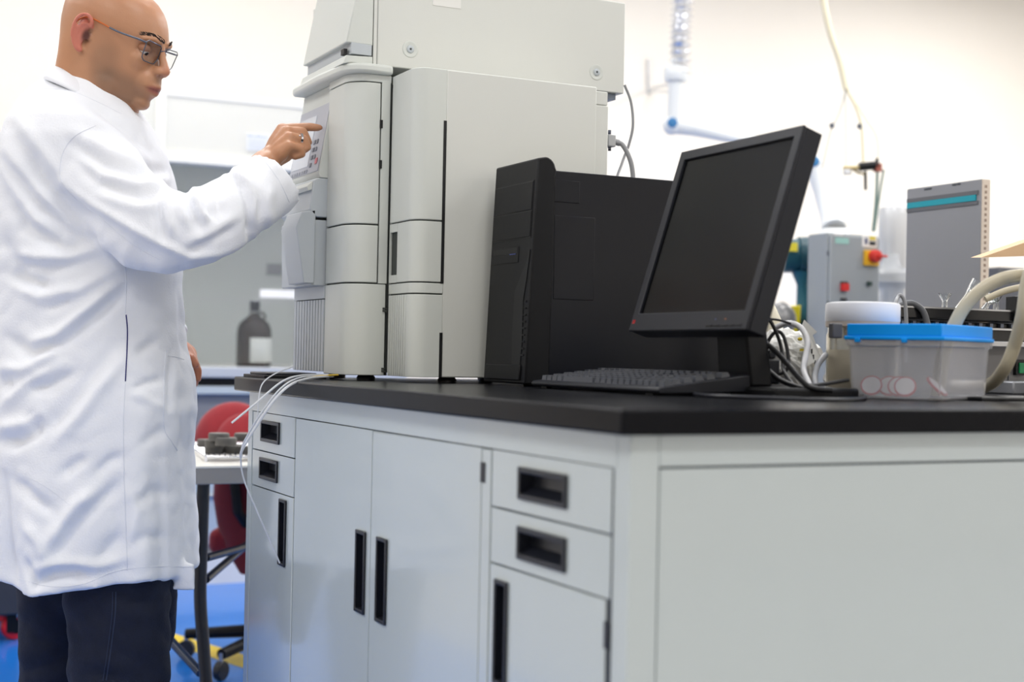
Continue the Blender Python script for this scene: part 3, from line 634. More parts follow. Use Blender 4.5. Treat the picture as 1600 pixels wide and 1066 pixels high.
MB().box((xr0+.01, ry-.005, rz(540)), (xr1+.01, ry+.05, rz(532))).build('base_lip', metal_m, rack, bevel=.001)
for px in (1545, 1587): x = onY(px, 560, ry).x; MB().box((x, ry+.0185, ZT+.012), (x+.0015, ry+.021, rz(541))).build('panel_joint', gap_m, rack)
MB().box((onY(1595, 570, ry).x, ry+.012, rz(585)), (onY(1612, 570, ry).x, ry+.02, rz(560))).build('switch_housing', pc_dk, rack, bevel=.001)
MB().box((onY(1599, 570, ry).x, ry+.009, rz(582)), (onY(1610, 570, ry).x, ry+.013, rz(565))).build('rocker_switch', mat('green_switch', (20, 130, 80), .3), rack, bevel=.001)
MB().box((xq-.02, ry-.10, ZT), (xr1, ry+.012, rz(594))).build('drip_tray', mat('tray_grey', (150, 152, 158), .3, metal=.3), rack, bevel=.003)
MB().box((onY(1583, 480, ry).x, ry-.01, rz(500)), (onY(1602, 480, ry).x, ry+.02, rz(459))).build('end_block', blk_g, rack, bevel=.001)
MB().box((onY(1533, 487, ry).x, ry+.001, rz(490)), (onY(1546, 487, ry).x, ry+.012, rz(484))).build('cream_clip', crm, rack)
def stopcock(px, py, tilt, lab):
    c = P(px, 482, rd+.05); c.z = rz(482)
    ax = (Vector((0, 0, 1))+r0*tilt).normalized(); k = .0012
    t = thing('glass_stopcock', c, lab, 'glassware', 'glass stopcocks on the rack')
    L_ = (482-py)/F*rd*(1 if tilt == 0 else 1.35)
    MB().lathe([(.006, 0), (.005, L_*.45), (.0055, L_*.5), (.013, L_*.95), (.013, L_), (.011, L_), (.004, L_*.5), (.0035, 0)], c, ax, 20).build('funnel' if tilt == 0 else 'glass_stem', glass_m, t, smooth=True)
    if tilt: MB().tube([c+ax*L_*.75-r0*.006, c+ax*L_*.75+r0*.012], .004, 12).build('tap', glass_m, t, smooth=True)
stopcock(1476, 457, 0, 'short clear glass funnel upright on the black rack, leftmost')
stopcock(1495, 441, .75, 'slanting clear glass stopcock on the rack, beside the short funnel')
stopcock(1536, 462, .8, 'slanting clear glass stopcock on the rack seen behind the thick hose')
stopcock(1556, 456, 0, 'upright wide glass funnel on the rack right of the thick hose')
hose_m = mat('translucent_beige_hose', (205, 196, 172), .3, trans=.25, ior=1.2, var=.05, coat=.3)
cable('thick_hose', [P(1462, 640, 2.25), P(1473, 560, 2.25), P(1497, 496, 2.25), P(1525, 460, 2.25), P(1560, 438, 2.25), P(1600, 430, 2.25), P(1660, 430, 2.3)], .0105, hose_m, 'thick translucent beige hose arching up from behind the tub', 'hose', seg=18)
cable('thick_hose', [P(1620, 400, 2.22), P(1605, 440, 2.22), P(1598, 490, 2.22), P(1585, 540, 2.24), P(1567, 580, 2.26), P(1540, 604, 2.34), P(1490, 606, 2.42)], .0105, hose_m, 'thick translucent beige hose curving down at the right edge to the tub', 'hose', seg=18)
cable('thick_hose', [P(1540, 468, 2.5), P(1570, 455, 2.5), P(1610, 446, 2.5)], .006, hose_m, 'thinner beige hose lying on top of the black rack', 'hose', seg=14)
t = MB().box((0, 0, 0), (.16, .09, .006), Matrix.Translation(at_top(1535, 627))).build('black_tray', blk, bevel=.002); tag(t, 'thin black slab on the worktop right of the tub', 'tray')
# wooden pointed board resting on something out at the right
t = MB().prism([P(1533, 402.5, 2.6), P(1610, 376, 2.6), P(1760, 330, 2.6), P(1760, 392, 2.6), P(1610, 400, 2.6)], hf*.06+Vector((0, 0, .004))).build('wooden_board', mat('light_wood', (226, 190, 150), .6, var=.1, scale=20)); tag(t, 'pale wooden board coming in to a point from the right edge', 'board')
t = thing('instrument_column', onZ(1680, 640, ZT), 'dark grey apparatus column at the far right holding the wooden board', 'apparatus')
q = P(1690, 500, 2.62); MB().box((q.x, q.y, ZT), (q.x+.06, q.y+.05, P(1690, 391, 2.62).z)).build('column', pc_m, t, bevel=.002)
# black tray left of the instrument and tubing
p = onZ(378, 587, ZT); q = onZ(462, 590, ZT)
t = thing('cable_tray', (.82, 2.78, ZT), 'flat black plate on the far left end of the worktop, under the instrument edge', 'plate')
MB().box((.803, 2.70, ZT), (.93, 2.85, ZT+.006)).build('plate', pc_m, t, bevel=.001)
MB().box((.812, 2.715, ZT+.006), (.915, 2.835, ZT+.011)).build('upper_plate', black_pl, t, bevel=.002)
tubm = mat('clear_white_tubing', (236, 240, 246), .2, trans=.3, ior=1.2, var=0)
def tubing(pts, lab, r=.0014): r *= 1.35; cable('solvent_tube', pts, r, tubm, lab, 'tube', 'thin tubes spilling over the bench end', seg=8)
tubing([P(515, 587, 2.74), P(470, 590, 2.60), P(440, 606, 2.54), P(412, 640, 2.53), P(390, 675, 2.54), P(377, 705, 2.56), P(380, 745, 2.58), P(400, 795, 2.60), P(420, 840, 2.62), P(437, 880, 2.635)], 'long thin tube falling in front of the far cabinet to its door handle', .0012)
tubing([P(505, 586, 2.75), P(470, 587, 2.62), P(440, 597, 2.57), P(400, 630, 2.54), P(362, 661, 2.52)], 'thin white tube sticking out stiffly to the left over the red chair')
tubing([P(458, 573, 2.70), P(430, 584, 2.62), P(410, 600, 2.58), P(404, 625, 2.57), P(402, 650, 2.57), P(392, 682, 2.57)], 'thin clear tube looping up and down behind the others', .0009)
tubing([P(520, 588, 2.73), P(480, 592, 2.60), P(450, 604, 2.52), P(425, 630, 2.50), P(398, 670, 2.50), P(379, 702, 2.51), P(376, 715, 2.52)], 'thicker white tube bending down beside the far drawer', .0018)
cable('yellow_tube', [P(528, 586, 2.73), P(500, 588, 2.68), P(480, 591, 2.63)], .002, mat('yellow_tubing', (214, 180, 60), .4), 'short yellow tube tucked under the instrument front', 'tube')
# cables at the back of the instruments
cable('grey_signal_cable', [P(976, 133, 2.95), P(986, 160, 2.96), P(989, 195, 2.96), P(983, 225, 2.96), P(972, 255, 2.95), P(960, 300, 2.9), P(955, 420, 2.86)], .0028, gry, 'thin grey cable hanging in a curve behind the instruments')
t = thing('data_cable', P(958, 221, 2.86), 'grey data cable with a screw connector plugged into the instrument back', 'cable')
MB().tube(spline([P(960, 221, 2.86), P(972, 226, 2.86), P(982, 243, 2.86), P(988, 265, 2.86), P(989, 300, 2.86), P(985, 380, 2.86)], 8), .0048, 12).build('sheath', gry, t, smooth=True)
MB().box((-.012, -.012, -.012), (.006, .012, .012), Matrix.Translation(P(954, 221, 2.86))).build('connector', mat('pale_connector', (176, 178, 180), .4), t, bevel=.002)
for k in range(4): MB().lathe([(.0065, 0), (.0065, .003)], P(959+k*2.2, 221.5+k*.6, 2.86), r0, 14).build('strain_relief', gry, t)
for yy in (206.5, 232.5): MB().lathe([(.0045, 0), (.0045, .006)], P(950, yy, 2.86), r0, 12).build('thumb_screw', dk_metal, t)

exec_after = []
# ------------------------------------------------------------------ fume hood, far left
YH = onZ(340, 912, 0).y
def h(px, py, y=None): return onY(px, py, YH if y is None else y)
hl = h(203, 200).x; hr = h(640, 200).x; HD = .74
hood = thing('fume_hood', (hl, YH, 0), 'white fume hood with a glazed front against the back wall, behind the man', 'fume hood')
hw_m = mat('white_hood_enamel', (238, 239, 236), .35, var=.01)
hg_m = mat('pale_grey_hood_panel', (200, 202, 202), .35, var=.01)
zt_h = h(255, 138).z; zmid = h(300, 245).z; zws = h(396, 573, YH+.2).z; zbar0 = h(300, 252).z; zbar1 = h(300, 240).z
MB().box((hl+.02, YH+HD-.02, zws), (hr, YH+HD, zt_h-.02)).build('back_panel', hg_m, hood)
MB().box((hl, YH, zws), (hl+.03, YH+HD, zt_h-.005)).build('side_wall', hw_m, hood)
MB().box((hr-.03, YH, zws), (hr, YH+HD, zt_h-.005)).build('side_wall', hw_m, hood)
MB().box((hl, YH+.0, zt_h-.03), (hr, YH+HD, zt_h)).build('top_panel', hw_m, hood, bevel=.004)
MB().box((hl+.005, YH+.004, zbar1), (hr-.005, YH+.02, zt_h-.004)).build('upper_front_panel', mat('frosted_front_panel', (226, 227, 222), .25, var=.01), hood)
MB().box((hl, YH-.006, zbar0-.01), (hr, YH+.08, zbar1)).build('sash_rail', hw_m, hood, bevel=.003)
xp0, xp1 = h(243, 200).x, h(258, 200).x
MB().box((xp0, YH-.008, zws+.02), (xp1, YH+.045, zt_h-.01)).build('front_post', hw_m, hood, bevel=.003)
zs1 = zws+.012
MB().box((xp1, YH+.055, zs1), (hr-.03, YH+.061, zbar0)).build('sash_glass', mat('hood_glass', (245, 248, 248), .03, trans=.96, ior=1.08, var=0), hood)
MB().box((xp1, YH+.05, h(440, 470).z-.004), (hr-.03, YH+.0545, h(440, 470).z)).build('sash_line', mat('hood_line', (180, 182, 184), .3), hood)
hl_ = bpy.data.lights.new('hood_fill_light', 'AREA'); hl_.shape = 'RECTANGLE'; hl_.size = 1.0; hl_.size_y = .1; hl_.energy = 1; ho = bpy.data.objects.new('hood_fill_light', hl_); COL.objects.link(ho); ho.location = ((hl+hr)/2, YH+.30, zt_h-.05)  # added fill light, brightens the hood interior
zsl = h(400, 575).z
MB().box((hl-.0, YH+.03, zws-.03), (hr, YH+HD, zws)).build('work_surface', hw_m, hood)
MB().box((hl, YH-.03, h(340, 590).z), (hr, YH+.03, zws-.001)).build('airfoil_sill', mat('blue_grey_sill', (186, 192, 202), .4), hood, bevel=.004)
MB().box((hl, YH+.0, h(340, 603).z), (hr, YH+HD, h(340, 590.5).z)).build('black_ledge', pc_m, hood)
MB().box((hl, YH-.01, h(340, 616).z), (hr, YH+.04, h(340, 603.5).z)).build('lower_rail', mat('pale_blue_rail', (196, 208, 216), .3), hood, bevel=.003)
mg = mat('mid_grey_cabinet', (132, 135, 142), .45)
MB().box((hl, YH+.03, .12), (hr, YH+HD, h(340, 616.5).z)).build('base_cabinet', mg, hood)
ztab = h(316, 740).z
lb = mat('pale_blue_grey_door', (176, 190, 204), .35)
for k in range(4):
    x0 = h(262, 800).x+k*.33
    MB().box((x0+.004, YH+.005, .16), (x0+.322, YH+.029, ztab)).build('cabinet_door', lb, hood, bevel=.002)
    MB().box((x0+.06, YH-.008, ztab-.10), (x0+.20, YH+.004, ztab-.085)).build('door_handle', metal_m, hood, bevel=.003)
MB().box((hl, YH-.01, 0), (hr, YH+HD, .115)).build('plinth', mat('white_plinth', (222, 224, 226), .4), hood)
MB().box((h(412, 455).x, YH+.052, h(430, 465).z), (h(470, 455).x, YH+.0545, h(430, 452).z)).build('painted_reflection', mat('painted_highlight_white', (250, 250, 250), .3), hood)  # white strip painted in as a light reflection on the sash
MB().box((h(418, 420, YH+.7).x, YH+HD-.03, h(430, 430, YH+.7).z), (h(442, 420, YH+.7).x, YH+HD-.021, h(430, 412, YH+.7).z)).build('grey_outlet', mat('outlet_grey', (150, 150, 156), .4), hood)
# notice with blue heading
t = thing('safety_notice', h(405, 235), 'small white notice with a blue heading on the hood front beside the hand', 'notice')
a_, b_ = h(386, 209), h(425, 238)
MB().box((a_.x, YH-.001, b_.z), (b_.x, YH+.0035, a_.z)).build('paper', mat('white_paper', (236, 240, 246), .7), t)
bl = mat('blue_print2', (70, 120, 200), .7)
for k in range(7): MB().box((a_.x+.004+k*.012, YH-.0025, a_.z-.009), (a_.x+.010+k*.012, YH-.001, a_.z-.004-(k % 3)*.001)).build('heading_letter', bl, t)
for k in range(5): MB().box((a_.x+.006, YH-.0025, a_.z-.022-k*.009), (b_.x-.01-(k % 2)*.02, YH-.001, a_.z-.020-k*.009)).build('text_line', mat('pale_blue_print', (214, 222, 236), .7), t)
# amber bottle
bd = onY(396, 571, YH+.16); bz_ = Vector((bd.x, YH+.16, zws)); s1 = (bd-CAM).dot(fw)/F
br = 27*s1; bt_ = lambda py: (572-py)*s1
bot = thing('amber_bottle', bz_, 'large brown glass bottle with a white label and black cap in the fume hood', 'bottle')
amb = mat('dark_amber_glass', (38, 24, 21), .25, var=.02, spec=.3, coat=.1)
MB().lathe([(br*.9, 0), (br, .004), (br, bt_(520)), (br*.97, bt_(512)), (br*.82, bt_(503)), (br*.5, bt_(496)), (br*.30, bt_(491)), (br*.25, bt_(486))], bz_, seg=32).build('glass_body', amb, bot, smooth=True)
MB().lathe([(br*.29, bt_(486)), (br*.29, bt_(470)), (br*.26, bt_(469))], bz_, seg=24).build('cap', black_pl, bot, smooth=True)
MB().lathe([(br*.33, bt_(488)), (br*.33, bt_(485.5))], bz_, seg=24).build('neck_ring', mat('pale_ring', (150, 150, 150), .4), bot, smooth=True)
q = bz_+Vector((0, 0, bt_(489))); MB().tube(spline([q+r0*br*.2, q+r0*br*.45+Vector((0, 0, .004)), q+r0*br*.62-Vector((0, 0, .012)), q+r0*br*.5-Vector((0, 0, .03))], 6), .005, 8).build('ring_handle', amb, bot, smooth=True)
lab = MB(); vs = []; nseg = 14
for k in range(nseg+1):
    a_ = math.radians(-112+k/nseg*118)
    d_ = Vector((math.cos(a_-YAW+math.radians(20)), math.sin(a_-YAW+math.radians(20)), 0))
    for z in (bt_(565), bt_(527)): vs.append(bz_+d_*br*1.012+Vector((0, 0, z)))
lab.add(vs, [(2*k, 2*k+2, 2*k+3, 2*k+1) for k in range(nseg)])
lo = lab.build('label', mat('white_label', (214, 214, 212), .6), bot, smooth=True); sm = lo.modifiers.new('s', 'SOLIDIFY'); sm.thickness = .0008

# ------------------------------------------------------------------ table with wire tray and discs
TD = 3.42
ty = P(340, 728, TD); TZ = ty.z; TY = ty.y
tx0 = onY(150, 730, TY).x; tx1 = onY(395, 730, TY).x+.42; tyb = onZ(330, 691, TZ).y
tab = thing('folding_table', (tx1-.2, TY, 0), 'white topped folding table with black tube legs between the man and the bench', 'table')
tw_m = mat('white_table_laminate', (236, 234, 226), .3, var=.01); te_m = mat('grey_table_edge', (150, 148, 146), .5)
zt2 = onY(340, 757, TY).z
MB().box((tx0, TY, TZ-.006), (tx1, tyb, TZ)).build('table_top', tw_m, tab, bevel=.001)
MB().box((tx0, TY+.001, zt2), (tx1, tyb-.001, TZ-.006)).build('apron', te_m, tab, bevel=.002)
lg = spline([onY(318, 757, TY+.06), onY(315, 850, TY+.06), onY(313, 935, TY+.05), onY(318, 1010, TY+.03), onY(324, 1090, TY+.0)], 6)
last = lg[-1]; lg.append(Vector((last.x+.01, last.y, .0)))
MB().tube(lg, .0155, 14).build('leg', black_pl, tab, smooth=True)
lg2 = [p+Vector((0, tyb-TY-.12, 0)) for p in lg]
MB().tube(lg2, .0155, 14).build('leg', black_pl, tab, smooth=True)
for xx in (tx0+.06,):
    for yy in (TY+.06, tyb-.06): MB().tube([(xx, yy, zt2), (xx, yy, 0)], .0155, 12).build('leg', black_pl, tab, smooth=True)
brc = mat('blue_black_brace', (44, 56, 78), .35)
MB().tube([onY(262, 996, TY+.2), onY(313, 1052, TY+.05)], .011, 10).build('brace', brc, tab, smooth=True)
MB().tube([onY(322, 872, TY+.08), onY(420, 845, TY+.4)], .010, 10).build('brace', black_pl, tab, smooth=True)
MB().tube([onY(322, 906, TY+.08), onY(392, 846, TY+.4)], .010, 10).build('brace', black_pl, tab, smooth=True)
# wire tray
def tt(px, py, dz=0): q = onZ(px, py, TZ+dz); return q
tray = thing('wire_tray', tt(345, 712), 'shiny wire mesh tray of rods lying on the white table', 'tray')
c0, c1_, c2_, c3_ = tt(322, 722), tt(420, 722), tt(400, 699), tt(288, 699)
lift = Vector((0, 0, .012))
MB().tube([c0+lift, c1_+lift, c2_+lift, c3_+lift, c0+lift], .0035, 8).build('rim', chrome_m, tray, smooth=True)
for k in range(1, 12):
    f = k/12; MB().tube([c0.lerp(c1_, f)+lift, c3_.lerp(c2_, f)+lift], .0022, 6).build('rod', chrome_m, tray, smooth=True)
for k in range(1, 8):
    f = k/8; MB().tube([c0.lerp(c3_, f)+lift*1.2, c1_.lerp(c2_, f)+lift*1.2], .0022, 6).build('rod', chrome_m, tray, smooth=True)
for q in (c0, c1_, c2_, c3_): MB().tube([q, q+lift], .004, 8).build('foot', chrome_m, tray)
dm = mat('dark_grey_discs', (84, 82, 80), .5, var=.08); dtop = mat('disc_top_grey', (128, 126, 122), .5)
discs = [(335, 703, 14, 0, 'grey disc at the front left of the pile on the wire tray'), (367, 703, 16, 0, 'grey disc at the front centre of the pile on the wire tray'), (320, 693, 11, 0, 'leftmost grey disc of the pile, at its back'),
         (334, 694, 12, .016, 'grey disc in the left middle of the pile, second layer'), (353, 691, 14, .024, 'grey disc on top of the pile just right of centre'), (342, 684, 13, .034, 'topmost grey disc at the back of the pile'),
         (384, 704, 13, 0, 'grey disc at the right of the pile beside the cabinet'), (382, 684, 13, .03, 'upper grey disc at the right end of the pile')]
for px, py, rp, dz, lb_ in discs:
    dep = (onZ(px, py, TZ)-CAM).dot(fw); c = P(px, py, (onZ(px, py, TZ+.016+dz)-CAM).dot(fw)); r_ = rp/F*dep
    c = onZ(px, py+5, TZ+.017+dz); 
    t = thing('weight_disc', c, lb_, 'disc', 'grey discs piled on the wire tray')
    MB().lathe([(r_*.96, 0), (r_, .002), (r_, .017), (r_*.95, .019)], c, (0, .0, 1), 28).build('rim', dm, t, smooth=True)
    MB().lathe([(r_*.94, .018), (r_*.9, .0198), (r_*.3, .0192), (r_*.1, .0192)], c, (0, 0, 1), 28).build('face', dtop, t, smooth=True)
# grey bar pieces on the pile
t = MB().box((-.05, -.006, 0), (.05, .006, .01), Matrix.Translation(tt(372, 686)+Vector((0, 0, .05))) @ Matrix.Rotation(.5, 4, 'Y') @ Matrix.Rotation(.3, 4, 'Z')).build('metal_bar', dtop, bevel=.002); tag(t, 'short flat grey bar leaning over the back of the disc pile', 'bar')
# ------------------------------------------------------------------ red chair
cdp = 4.35
red = mat('red_chair_fabric', (142, 32, 42), .9, var=.12, scale=60, bump=.4, bscale=400, sheen=.3)
dred = red
ch = thing('office_chair', Vector((P(385, 800, cdp).x, P(385, 800, cdp).y, 0)), 'red upholstered office chair on casters behind the white table', 'chair')
def orient(px, py, d): 
    return Matrix(((r0.x, hf.x, 0), (r0.y, hf.y, 0), (0, 0, 1)))
OR = orient(0, 0, 0); k = cdp/F
MB().ell(P(365, 690, cdp), (62*k, 26*k, 62*k), OR, seg=40, rings=26).build('backrest', red, ch, smooth=True)
MB().ell(P(384, 700, cdp-.04), (50*k, 18*k, 54*k), OR, seg=40, rings=26).build('lumbar_cushion', red, ch, smooth=True)
sh_ = [(P(395, y, cdp), r_) for y, r_ in ((740, 60), (780, 62), (820, 56), (860, 42), (895, 20))]
mbx = MB(); vs = []; seg = 28
for c, r_ in sh_:
    for q in range(seg): a_ = 2*math.pi*q/seg; vs.append(c+r0*math.cos(a_)*r_*k+hf*math.sin(a_)*24*k)
fs = [(i*seg+q, i*seg+(q+1) % seg, (i+1)*seg+(q+1) % seg, (i+1)*seg+q) for i in range(4) for q in range(seg)]+[tuple(range(seg)), tuple(range(4*seg, 5*seg))[::-1]]
mbx.add(vs, fs).build('back_shell', mat('deep_red_fabric', (116, 24, 34), .85, var=.15, scale=60, sheen=.2), ch, smooth=True)
MB().box((-.17, -.17, -.04), (.17, .17, .04), Matrix.Translation(P(425, 838, cdp+.15)) @ OR.to_4x4()).build('seat', red, ch, bevel=.03, seg=4)
MB().tube([P(365, 740, cdp-.06), P(372, 800, cdp-.07), P(398, 840, cdp)], 8*k, 10).build('back_bar', pc_m, ch, smooth=True)
base = P(430, 1000, cdp); base.z = .0
MB().tube([base+Vector((0, 0, .09)), (base.x, base.y, P(425, 850, cdp).z)], .028, 14).build('column', black_pl, ch, smooth=True)
hubz = P(350, 1020, cdp-.2).z
for k5 in range(5):
    a_ = math.radians(k5*72)+math.pi-YAW-.1
    tip = base+Vector((math.cos(a_), math.sin(a_), 0))*.28
    MB().tube([base+Vector((0, 0, .10)), tip+Vector((0, 0, .075))], [.022, .016], 12).build('base_leg', pc_m, ch, smooth=True)
    cs = MB().lathe([(.026, -.011), (.028, -.009), (.028, .009), (.026, .011)], tip+Vector((0, 0, .0285)), (math.sin(a_), -math.cos(a_), 0), 20).build('caster', black_pl, ch, smooth=True)
    MB().tube([tip+Vector((0, 0, .04)), tip+Vector((0, 0, .08))], .007, 8).build('caster_stem', metal_m, cs)
# ------------------------------------------------------------------ cart at far left
cq = onZ(22, 999, 0); cz = onY(20, 958, cq.y).z; cxr = onY(36, 950, cq.y).x
cart = thing('tool_cart', (cxr-.3, cq.y, 0), 'dark grey cart on red-wheeled casters at the left edge, behind the man', 'cart')
MB().box((cxr-.55, cq.y-.04, cz), (cxr, cq.y+.38, cz+.42)).build('cart_body', mat('dark_grey_cart', (62, 64, 72), .5), cart, bevel=.006)
rw = mat('red_wheel', (214, 32, 44), .35)
for dx, dy in ((0, 0), (-.42, 0), (0, .32), (-.42, .32)):
    c = cq+Vector((-.0+dx, dy, 0)); wr = (999-957)/2/F*(cq-CAM).dot(fw)
    cs = MB().lathe([(wr*.5, -.016), (wr*.93, -.015), (wr, -.008), (wr, .008), (wr*.93, .015), (wr*.5, .016)], c+Vector((0, 0, wr)), (.35, -1, 0), 28).build('wheel', rw, cart, smooth=True)
    MB().lathe([(wr*.52, -.018), (wr*.52, .018)], c+Vector((0, 0, wr)), (.35, -1, 0), 20).build('wheel_hub', pc_m, cs)
    MB().box((-.016, -.026, wr*.6), (.016, -.02, cz), Matrix.Translation(c+Vector((-.012, 0, 0)))).box((-.02, -.026, wr*1.95), (.02, .026, cz+.001), Matrix.Translation(c)).box((-.016, .02, wr*.6), (.016, .026, cz), Matrix.Translation(c)).build('caster_fork', pc_m, cart)
    MB().lathe([(.026, 0), (.026, .012)], (c.x, c.y, cz-.012), seg=16).build('swivel_plate', metal_m, cart)
# ------------------------------------------------------------------ extraction arm and duct
AD = 6.0
pv = lambda x, y, d=AD: P(x, y, d)
arm = thing('extraction_arm', P(1055, 190, AD), 'white jointed fume extraction arm with blue joint caps and a silver flexible duct', 'extraction arm')
armw = mat('white_arm_enamel', (234, 238, 240), .3, var=.01); bluec = mat('blue_cap', (58, 124, 178), .4)
pts = [pv(1062, 118), pv(1063, 60), pv(1066, 10), pv(1068, -60), pv(1068, -150)]
pp = spline(pts, 11); mbd = MB(); rs = [(15.0+3.0*(1 if i % 2 else -1)+.6*math.sin(i*1.7))/F*AD for i in range(len(pp))]
alu = mat('aluminium_foil_duct', (232, 233, 236), .22, metal=.85, var=.12, scale=40, bump=.5, bscale=50)
mbd.tube(pp, rs, 22).build('flexible_duct', alu, arm, smooth=True, )
MB().lathe([(.048, 0), (.052, .01), (.052, .05), (.046, .06)], pv(1056, 127), Vector((0, 0, 1)), 24).build('duct_collar', armw, arm, smooth=True)
MB().tube([pv(1053, 186), pv(1056, 126)], 11.5/F*AD, 20).build('upright_tube', armw, arm, smooth=True)
def joint(px, py, d, r_, cap):
    MB().ell(pv(px, py, d), r_/F*d, seg=28, rings=18).build('joint', armw, arm, smooth=True)
    MB().lathe([(cap/F*d, r_/F*d*.75), (cap/F*d, r_/F*d*1.02), (cap*.8/F*d, r_/F*d*1.07)], pv(px-1, py-2, d), -hf, 20).build('joint_cap', bluec, arm, smooth=True)
joint(1050, 196, AD, 15.5, 8); 
MB().tube([pv(1050, 196), pv(1085, 201), pv(1155, 217), pv(1272, 251, 5.7)], [13.5/F*AD, 12/F*AD, 9/F*AD, 9/F*AD], 20).build('arm_tube', armw, arm, smooth=True)
joint(1271, 256, 5.7, 14, 8)
MB().tube([pv(1272, 262, 5.7), pv(1284, 300, 5.7), pv(1298, 340, 5.65), pv(1303, 358, 5.6)], [13/F*AD, 12.5/F*AD, 16/F*AD, 19/F*AD], 20).build('arm_tube', armw, arm, smooth=True)
MB().lathe([(.05, .0), (.12, -.09), (.125, -.10), (.11, -.09), (.04, 0)], pv(1304, 358, 5.6), (0, 0, 1), 28).build('intake_hood', armw, arm, smooth=True)
t = thing('wall_bracket', P(1020, 135, 6.05), 'small grey metal bracket on the wall left of the duct collar', 'bracket')
wp = lambda x, y: onY(x, y, YB-.012)
MB().tube([pv(1050, 131, 6.0), wp(1022, 137)], .008, 8).build('rod', metal_m, t, smooth=True)
MB().tube([pv(1050, 143, 6.0), wp(1016, 143)], .006, 8).build('rod', metal_m, t, smooth=True)
MB().tube([wp(1014, 92), wp(1014, 146)], .008, 8).build('wall_rail', metal_m, t, smooth=True)
# hanging air hose with fittings
cream = mat('cream_hose', (236, 228, 200), .5)
hh_ = thing('hanging_hose', P(1325, 140, 5.2), 'cream air hose hanging from the ceiling and dividing into thin branches', 'hose')
HDp = 5.2; q = lambda x, y: P(x, y, HDp)
MB().tube(spline([q(1262, -160), q(1285, -10), q(1297, 50), q(1312, 95), q(1322, 140)], 8), [.012]*33, 12).build('main_hose', cream, hh_, smooth=True)
MB().tube(spline([q(1322, 138), q(1312, 175), q(1298, 205), q(1290, 240), q(1284, 265)], 6), .0035, 8).build('branch', mat('grey_line', (206, 204, 196), .5), hh_, smooth=True)
MB().tube(spline([q(1322, 138), q(1338, 170), q(1346, 200), q(1349, 255)], 6), .006, 8).build('branch', cream, hh_, smooth=True)
MB().tube(spline([q(1325, 140), q(1352, 185), q(1370, 215), q(1372, 255)], 6), .003, 8).build('branch', cream, hh_, smooth=True)
MB().tube([q(1321, 142), q(1322, 262)], .0025, 8).build('branch', mat('grey_line', (206, 204, 196), .5), hh_, smooth=True)
for x, y in ((1300, 196), (1343, 197)): MB().tube([q(x-1, y-3), q(x+1, y+4)], .009, 10).build('clamp', dk_metal, hh_)
man = thing('gas_manifold', q(1350, 260), 'small brass and black valve manifold hanging below the cream hose', 'valve')
brs = mat('brass_fitting', (176, 160, 120), .35, metal=.6)
MB().tube([q(1342, 261), q(1372, 258)], .016, 12).build('black_valve', pc_m, man, smooth=True)
MB().tube([q(1318, 263), q(1344, 262)], .009, 10).build('brass_pipe', brs, man, smooth=True)
MB().lathe([(.014, 0), (.016, .01), (.016, .02)], q(1324, 265), (0, 0, -1), 16).build('gauge', metal_m, man, smooth=True)
MB().tube([q(1330, 262), q(1340, 270), q(1352, 272)], .005, 8).build('brass_pipe', brs, man, smooth=True)
MB().tube([q(1352, 268), q(1352.5, 297)], .006, 8).build('drop_stem', pc_m, man, smooth=True)
MB().tube([q(1370, 247), q(1372, 262)], .006, 8).build('black_stem', pc_m, man, smooth=True)
MB().box((-.012, -.012, -.015), (.012, .012, .015), Matrix.Translation(q(1371, 262))).build('red_fitting', mat('red_brown', (150, 80, 66), .5), man)
gl = mat('green_grey_line', (112, 134, 128), .5)
cable('hanging_line', [q(1371, 263), q(1369, 310), q(1364, 362)], .006, gl, 'grey green vertical line from the valve to the control box, left of two', 'cable')
cable('hanging_line', [q(1381, 265), q(1375, 300), q(1366, 362)], .0045, gl, 'grey green line slanting to the control box, right of two', 'cable')
# ------------------------------------------------------------------ control box on stand, motor
BD = 4.6
bxn = P(1291, 480, BD); by = bxn.y
X0 = bxn.x; X1 = onY(1372, 400, by).x; Zt = onY(1291, 363, by).z; yl_ = onX(1262, 400, X0).y
cb_m = mat('grey_control_enamel', (150, 156, 160), .45, var=.02)
box = thing('control_box', (X0, by, 0), 'tall grey electrical control box with a yellow and red rotary switch', 'control box')
MB().box((X0, by, .55), (X1, yl_, Zt)).build('enclosure', cb_m, box, bevel=.004)
MB().box((X0+.004, by-.012, .57), (X1-.004, by-.001, Zt-.008)).build('front_door', cb_m, box, bevel=.003)
MB().box((X0+.03, by+.04, 0), (X1-.03, yl_-.04, .55)).build('pedestal', cb_m, box)
cbx = lambda x, y: onY(x, y, by-.012)
def cbplate(x0, y0, x1, y1, m, nm, th=.006):
    a_, b_ = cbx(x0, y0), cbx(x1, y1); return MB().box((a_.x, by-.012-th, b_.z), (b_.x, by-.0122, a_.z)).build(nm, m, box, bevel=.0008)
cbplate(1349, 391, 1370, 416, mat('yellow_switch_plate', (232, 178, 40), .4), 'switch_plate', .012)
kn = cbx(1361, 401); MB().lathe([(.021, .010), (.022, .02), (.019, .034), (.008, .036)], kn, (0, -1, 0), 20).build('rotary_knob', mat('red_knob', (206, 52, 44), .4), box, smooth=True)
MB().box((-.004, -.05, -.006), (.004, -.03, .006), Matrix.Translation(kn) @ Matrix.Rotation(.3, 4, 'Y')).box((.0, -.045, -.004), (.032, -.036, .004), Matrix.Translation(kn)).build('knob_handle', mat('red_knob', (206, 52, 44), .4), box, bevel=.002)
cbplate(1347, 368, 1370, 387, mat('white_sticker', (230, 230, 228), .5), 'warning_sticker', .001)
cbplate(1358, 369, 1368, 376, mat('yellow_sticker', (214, 196, 70), .5), 'sticker_patch', .0016)
cbplate(1358, 377, 1368, 384, pc_dk, 'sticker_symbol', .0016)
